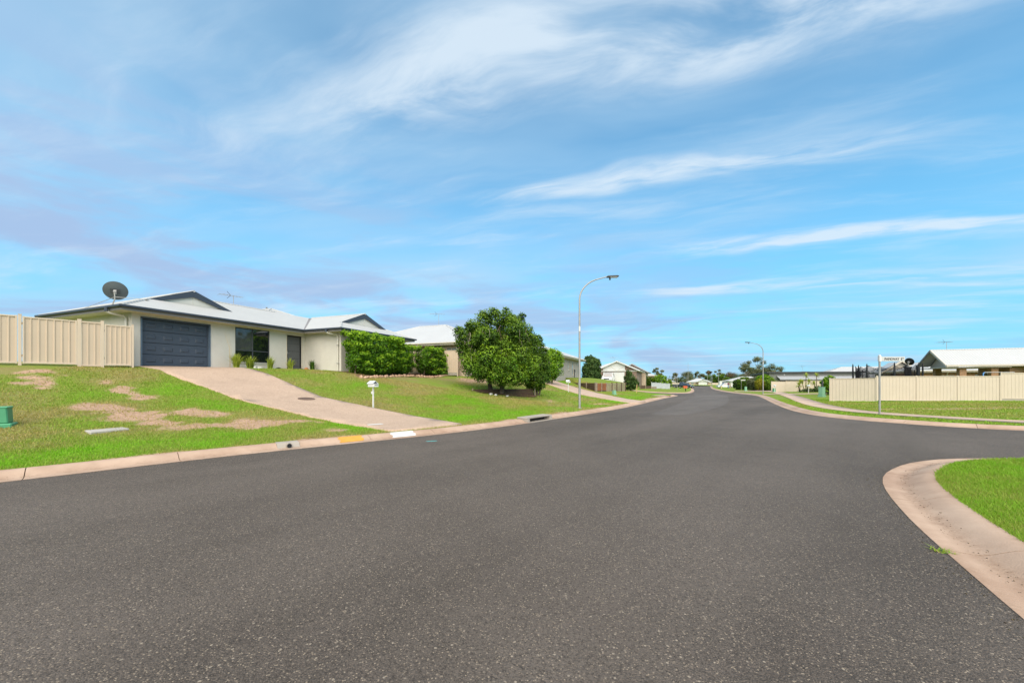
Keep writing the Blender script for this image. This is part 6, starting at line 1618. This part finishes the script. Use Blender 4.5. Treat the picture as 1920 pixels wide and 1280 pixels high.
for k in range(npole):                                     # netting strands, one panel per bay
    a0 = tops[k][0]; a1 = a0 + 2 * math.pi / npole; m = MB(); ns = 26
    def npt(s_, z_): a = a0 + (a1 - a0) * s_; q = (R0 - .06) * (1 - .035 * math.sin(math.pi * s_)); return (q * math.cos(a), q * math.sin(a), z_)
    topz = lambda s_: 2.66 - .42 * math.sin(math.pi * s_)
    for j in range(ns + 1):
        s_ = j / ns; m.tube([npt(s_, .9), npt(s_, topz(s_))], .011, 3, False)
    for j in range(26):
        z_ = .9 + j * .07; pts = [npt(s_, z_) for s_ in np.linspace(0, 1, 9) if z_ < topz(s_)]
        if len(pts) > 2: m.tube(pts, .011, 3, False)
        else:
            for sgn in (0, 1):
                e_ = [npt(s_, z_) for s_ in ((0, .06) if sgn == 0 else (.94, 1)) if z_ < topz(s_)]
                if len(e_) == 2: m.tube(e_, .011, 3, False)
    m.tube([npt(s_, topz(s_)) for s_ in np.linspace(0, 1, 11)], .014, 5, False)
    m.build('net_panel', M_net, tp)
dish('satellite_dish', 'dark round dish on a pole right of the street name sign', (37.75, 37.6, 2.0), .36, rad(20), rad(20), M_black, 1.42, None)
m = MB(); m.box(-.34, .34, -.06, .06, 1.9, 2.0); m.bar((-.28, 0, 1.9), (-.1, 0, 0), .08, .08); m.bar((.28, 0, 1.9), (.1, 0, 0), .08, .08); m.box(-.16, .16, -.1, .1, -.2, 1.9)
tag(m.build('dish_stand', M_black, loc=(37.7, 37.6, 1.0)), 'black stand under the dark dish beside the trampoline', 'stand')

# street name sign
sx_, sy_ = 16.3, 17.5
sg_ = thing('street_sign', 'galvanised street name sign reading PARKWAY ST', 'street sign', (sx_, sy_, ZR(sx_, sy_)))
m = MB(); m.tube([(0, 0, -.3), (.0, 0, 2.42)], .038, 14); m.build('post', M_galv, sg_, smooth=True)
m = MB(); m.box(-.045, .045, -.045, .045, 2.36, 2.60); m.lathe([(.05, 0), (.048, .03), (.03, .05)], 12, (0, 0, 2.6)); m.build('bracket', M_white, sg_)
bl = MB(); bl.box(.05, 1.11, -.014, .014, 2.37, 2.565); blade = bl.build('blade', pmat('sign_white', (.52, .52, .50), .5, .04), sg_, bevel=.006, rot=(0, 0, 0))
def lettering(txt, size, x_, z_, parent):
    cu = bpy.data.curves.new('lettering', 'FONT'); cu.body = txt; cu.size = size; cu.extrude = .001; cu.offset = .005; cu.space_character = 1.0
    o = bpy.data.objects.new('lettering', cu); COL.objects.link(o); dg = bpy.context.evaluated_depsgraph_get(); dg.update()
    me = bpy.data.meshes.new_from_object(o.evaluated_get(dg)); bpy.data.objects.remove(o); me.materials.clear(); me.materials.append(M_letter)
    w_ = max(v_.co.x for v_ in me.vertices)
    link_mesh('lettering', me, None, parent, (x_, -.0158, z_), (rad(90), 0, 0)); return w_
w_ = lettering('PARKWAY', .138, .20, 2.417, blade)
w2_ = lettering('S', .138, .20 + w_ + .06, 2.417, blade)
lettering('T', .08, .20 + w_ + .06 + w2_ + .012, 2.460, blade)
m = MB(); m.box(.105, .16, -.0162, -.0145, 2.462, 2.472); m.build('lettering', pmat('faded_mark', (.6, .6, .58), .6), blade)

# orange letterbox and pole by the side street
x, y = 30.7, 69.8
ol = thing('letterbox', 'orange box letterbox on a dark post at the side street corner', 'letterbox', (x, y, ZF(x, y)), rad(20), 'letterboxes')
m = MB(); m.box(-.05, .05, -.05, .05, -.2, .5); m.build('post', M_black, ol); m = MB(); m.box(-.45, .25, -.16, .16, .5, .92); m.build('box', M_orange, ol, bevel=.02); m = MB(); m.box(-.30, .10, -.17, -.161, .78, .82); m.build('slot', M_black, ol)
x, y = 31.9, 76.2; m = MB(); m.tube([(0, 0, -.2), (0, 0, 3.3)], .035, 8); tag(m.build('sign_pole', M_galv, loc=(x, y, ZF(x, y))), 'thin bare pole in front of the grey pickup', 'pole')
for (x, y, h_, lab) in ((98.6, 221, 13, 'tall slender pole near the white sedan at the street end'), (111, 224, 7.0, 'thin pole beside the white shed'), (77, 152, 5.5, 'slim pole in front of the far gum trees'), (107.5, 205.5, 7.6, 'pale pole left of the white shed door')):
    m = MB(); m.tube([(0, 0, -.3), (0, 0, h_)], [.10, .05], 8); tag(m.build('utility_pole', M_galv, loc=(x, y, -.8)), lab, 'pole', 'far poles')
for k, (x, y) in enumerate(((57.6, 104.5), (59.2, 107.0))):
    m = MB(); m.box(-.06, .06, -.06, .06, -.2, 1.5); tag(m.build('timber_post', M_timber_pale, loc=(x, y, ZR(x, y))), ('left' if k == 0 else 'right') + ' of two timber posts near the maroon clad person', 'post', 'two timber posts')
m = MB(); m.box(-.09, .09, -.09, .09, -.1, .65); tag(m.build('marker_post', pmat('pale_yellow_plastic', (.62, .55, .22), .6), loc=(56.3, 106.2, ZR(56.3, 106.2))), 'pale yellow marker post on the far right verge', 'post')

# ================================================================== far trees
def gum(label, loc, h, w_, seed, sparse=.5, mat=M_leafg, bark=M_gumbark, group='trees behind the far houses', clumps=16, lo=.30):
    r = np.random.default_rng(seed); t = thing('gum_tree', label, 'tree', loc, 0, group); m = MB(); parts = []
    top = (r.normal(0, .04) * h, 0, h * .62); branch(m, (0, 0, -.3), top, .035 * h * .6, .015 * h, r, .06)
    for k in range(clumps):
        an = r.uniform(0, 6.28); q = w_ * r.uniform(.15, 1.0); z = h * r.uniform(lo, .97); q *= math.sin(math.pi * min(.95, max(.12, (z / h - lo) / (1 - lo) * .8 + .18)))
        c = (math.cos(an) * q, math.sin(an) * q, z); R_ = w_ * r.uniform(.20, .42) * (1.0 if sparse < .5 else .75)
        zb_ = h * r.uniform(.25, .55); branch(m, (top[0] * zb_ / top[2], 0, min(zb_, top[2])), c, .010 * h, .003 * h, r, .14)
        parts.append(clump(c, R_, R_, R_ * .72, int(170 + 260 * (1 - sparse)), .030 * h + .12, r, .45 + r.normal(0, .08), 2, .3, .5, .25))
    V, F, T_ = merge_leaves(parts); fast_mesh('crown', V, F, mat, {'tone': T_}, t); m.build('trunk', bark, t, smooth=True); return t
FT = [  # (x-ratio, Y, height, width, sparse, material, label)
    (.365, 235, 11.0, 3.2, .7, M_leafg, 'sparse pale gum above the bright box hedge'),
    (.413, 290, 8.5, 3.4, .7, M_leafg, 'thin gum left of the grey hip roof'),
    (.425, 300, 5.5, 4.0, .3, M_leafd, 'low dark tree behind the grey hip roof'),
    (.446, 285, 8.4, 6.0, .15, M_leafg, 'broad dull brown green tree right of the grey hip roof'),
    (.458, 300, 6.2, 4.5, .3, M_leafg, 'small rounded tree left of the end house'),
    (.477, 295, 9.5, 4.6, .5, M_leafg, 'loose gum behind the left of the end house'),
    (.500, 300, 9.8, 4.0, .6, M_dry, 'brownish gum above the end house ridge'),
    (.512, 285, 7.2, 5.0, .2, M_leafo, 'green tree behind the end house garage'),
    (.524, 300, 10.6, 4.6, .6, M_leafg, 'gum with arched crown right of the end house'),
    (.535, 280, 7.0, 6.0, .15, M_leafo, 'leafy tree left of the white shed'),
    (.552, 285, 7.8, 5.5, .2, M_dry, 'dark brown tree behind the white shed'),
    (.570, 290, 7.6, 5.0, .25, M_leafo, 'green tree right of the white shed'),
    (.592, 250, 12.2, 6.5, .55, M_leafg, 'dense gum behind the white house roof'),
    (.604, 262, 9.0, 5.0, .3, M_leafg, 'low gum in front of the tallest gum'),
    (.622, 255, 16.5, 7.5, .8, M_leafg, 'tallest open gum behind the solar panel roof'),
    (.640, 275, 9.0, 5.0, .4, M_leafd, 'dark gum right of the tallest gum'),
    (.655, 240, 12.0, 6.5, .5, M_leafg, 'rounded gum left of the grey skillion roof'),
    (.668, 235, 8.0, 4.0, .6, M_leafg, 'small gum touching the grey roof edge'),
    (.682, 250, 9.3, 1.6, .7, M_leafg, 'tiny tree top above the grey roof')]
for k, (rt, Y, h_, w_, sp_, mt, lab) in enumerate(FT):
    gum(lab, (rt * Y, Y, -1.3), h_ * 1.12, w_ * 1.15, 200 + k, sp_, mt, clumps=14 if w_ < 5 else 20, lo=.25 if sp_ < .35 else .38)
# belt of tall trees beyond the houses of the cross street: outside the frame, mirrored in the front windows
r = np.random.default_rng(77); parts = []
for k in range(44):
    a = k / 43; x = 62 + 40 * a + r.uniform(-3, 3); y = 22 + 22 * a + r.uniform(-3, 3)
    parts.append(clump((x, y, 4.3 + r.uniform(-.8, 1.2)), r.uniform(2.0, 3.4), 2.5, r.uniform(3.2, 4.6), 420, .6, r, .4, 2, .3, .4, .2))
V, F, T_ = merge_leaves(parts); tag(fast_mesh('far_wood', V, F, M_leafd, {'tone': T_}), 'dark belt of tall trees beyond the cross street houses', 'trees', kind='stuff')
# hazy wood along the horizon behind the far houses
r = np.random.default_rng(78); parts = []
for k in range(120):
    Y = r.uniform(330, 400); rt = .30 + .55 * (k + r.random()) / 120
    h_ = r.uniform(2.2, 4.2); parts.append(clump((rt * Y, Y, -1.6 + h_ * .8), r.uniform(4, 7), 4, h_, 130, 1.3, r, .5 + r.normal(0, .1), 2, .3, .4, .25))
V, F, T_ = merge_leaves(parts); tag(fast_mesh('far_wood', V, F, M_leafg, {'tone': T_}), 'dull green belt of bush on the horizon at the street end', 'trees', kind='stuff')

# grit and leaf crumbs washed along the gutters, and a weed at the kerb joint
r = np.random.default_rng(5); V = []; F = []; b = 0
for R, a0, a1, n in ((RL, kidx(RL, -9, 5.5), kidx(RL, 7, 24.5), 1500), (RN, kidx(RN, 12, 7.9), kidx(RN, 2.5, 1.2), 1500), (RR, kidx(RR, 18, 27), kidx(RR, 18, 12), 700)):
    Nn = normals(R)
    for k in range(n):
        i = int(r.integers(a0, a1)); f_ = r.random(); p_ = R[i] * (1 - f_) + R[i + 1] * f_; w_ = abs(r.normal(0, .10)) * -1 if r.random() < .7 else r.uniform(.16, .34)
        q = p_ + Nn[i] * w_; z_ = float(np.interp(w_, [x_[0] for x_ in KP[1:11]], [x_[1] for x_ in KP[1:11]])) if w_ > 0 else .0
        z_ += float(zbase(q[0], q[1])); s_ = r.uniform(.003, .011) * (1.6 if r.random() < .08 else 1)
        c_ = np.array([q[0], q[1], z_ + s_ * .3]); t_ = r.normal(0, 1, (4, 3)); t_ /= np.linalg.norm(t_, axis=1)[:, None]; t_[:, 2] *= .5
        V += list(c_ + t_ * s_); F += [(b, b + 1, b + 2), (b, b + 2, b + 3), (b, b + 3, b + 1), (b + 1, b + 3, b + 2)]; b += 4
tn = np.repeat(r.random(b // 4), 4)
tag(fast_mesh('gutter_grit', np.array(V), np.array(F), M_dry, {'tone': tn}), 'fine brown grit and leaf crumbs along the gutters', 'grit', kind='stuff')
r = np.random.default_rng(6); wd = thing('weed', 'small green weed growing at the near corner kerb edge', 'weed', (4.02, 3.72, 0)); V = []; F = []; T_ = []; b = 0
for k in range(34):
    an = r.uniform(0, 6.28); l_ = r.uniform(.04, .11); d = np.array([math.cos(an), math.sin(an), r.uniform(.1, .5)]); t_ = np.array([-math.sin(an), math.cos(an), 0]) * .007; o_ = np.array([r.normal(0, .03), r.normal(0, .04), 0])
    V += [o_ - t_, o_ + t_, o_ + d * l_]; F.append((b, b + 1, b + 2)); T_ += [np.clip(r.normal(.5, .2), 0, 1)] * 3; b += 3
fast_mesh('leaves', np.array(V), np.array(F), M_blade, {'tone': np.array(T_)}, wd)
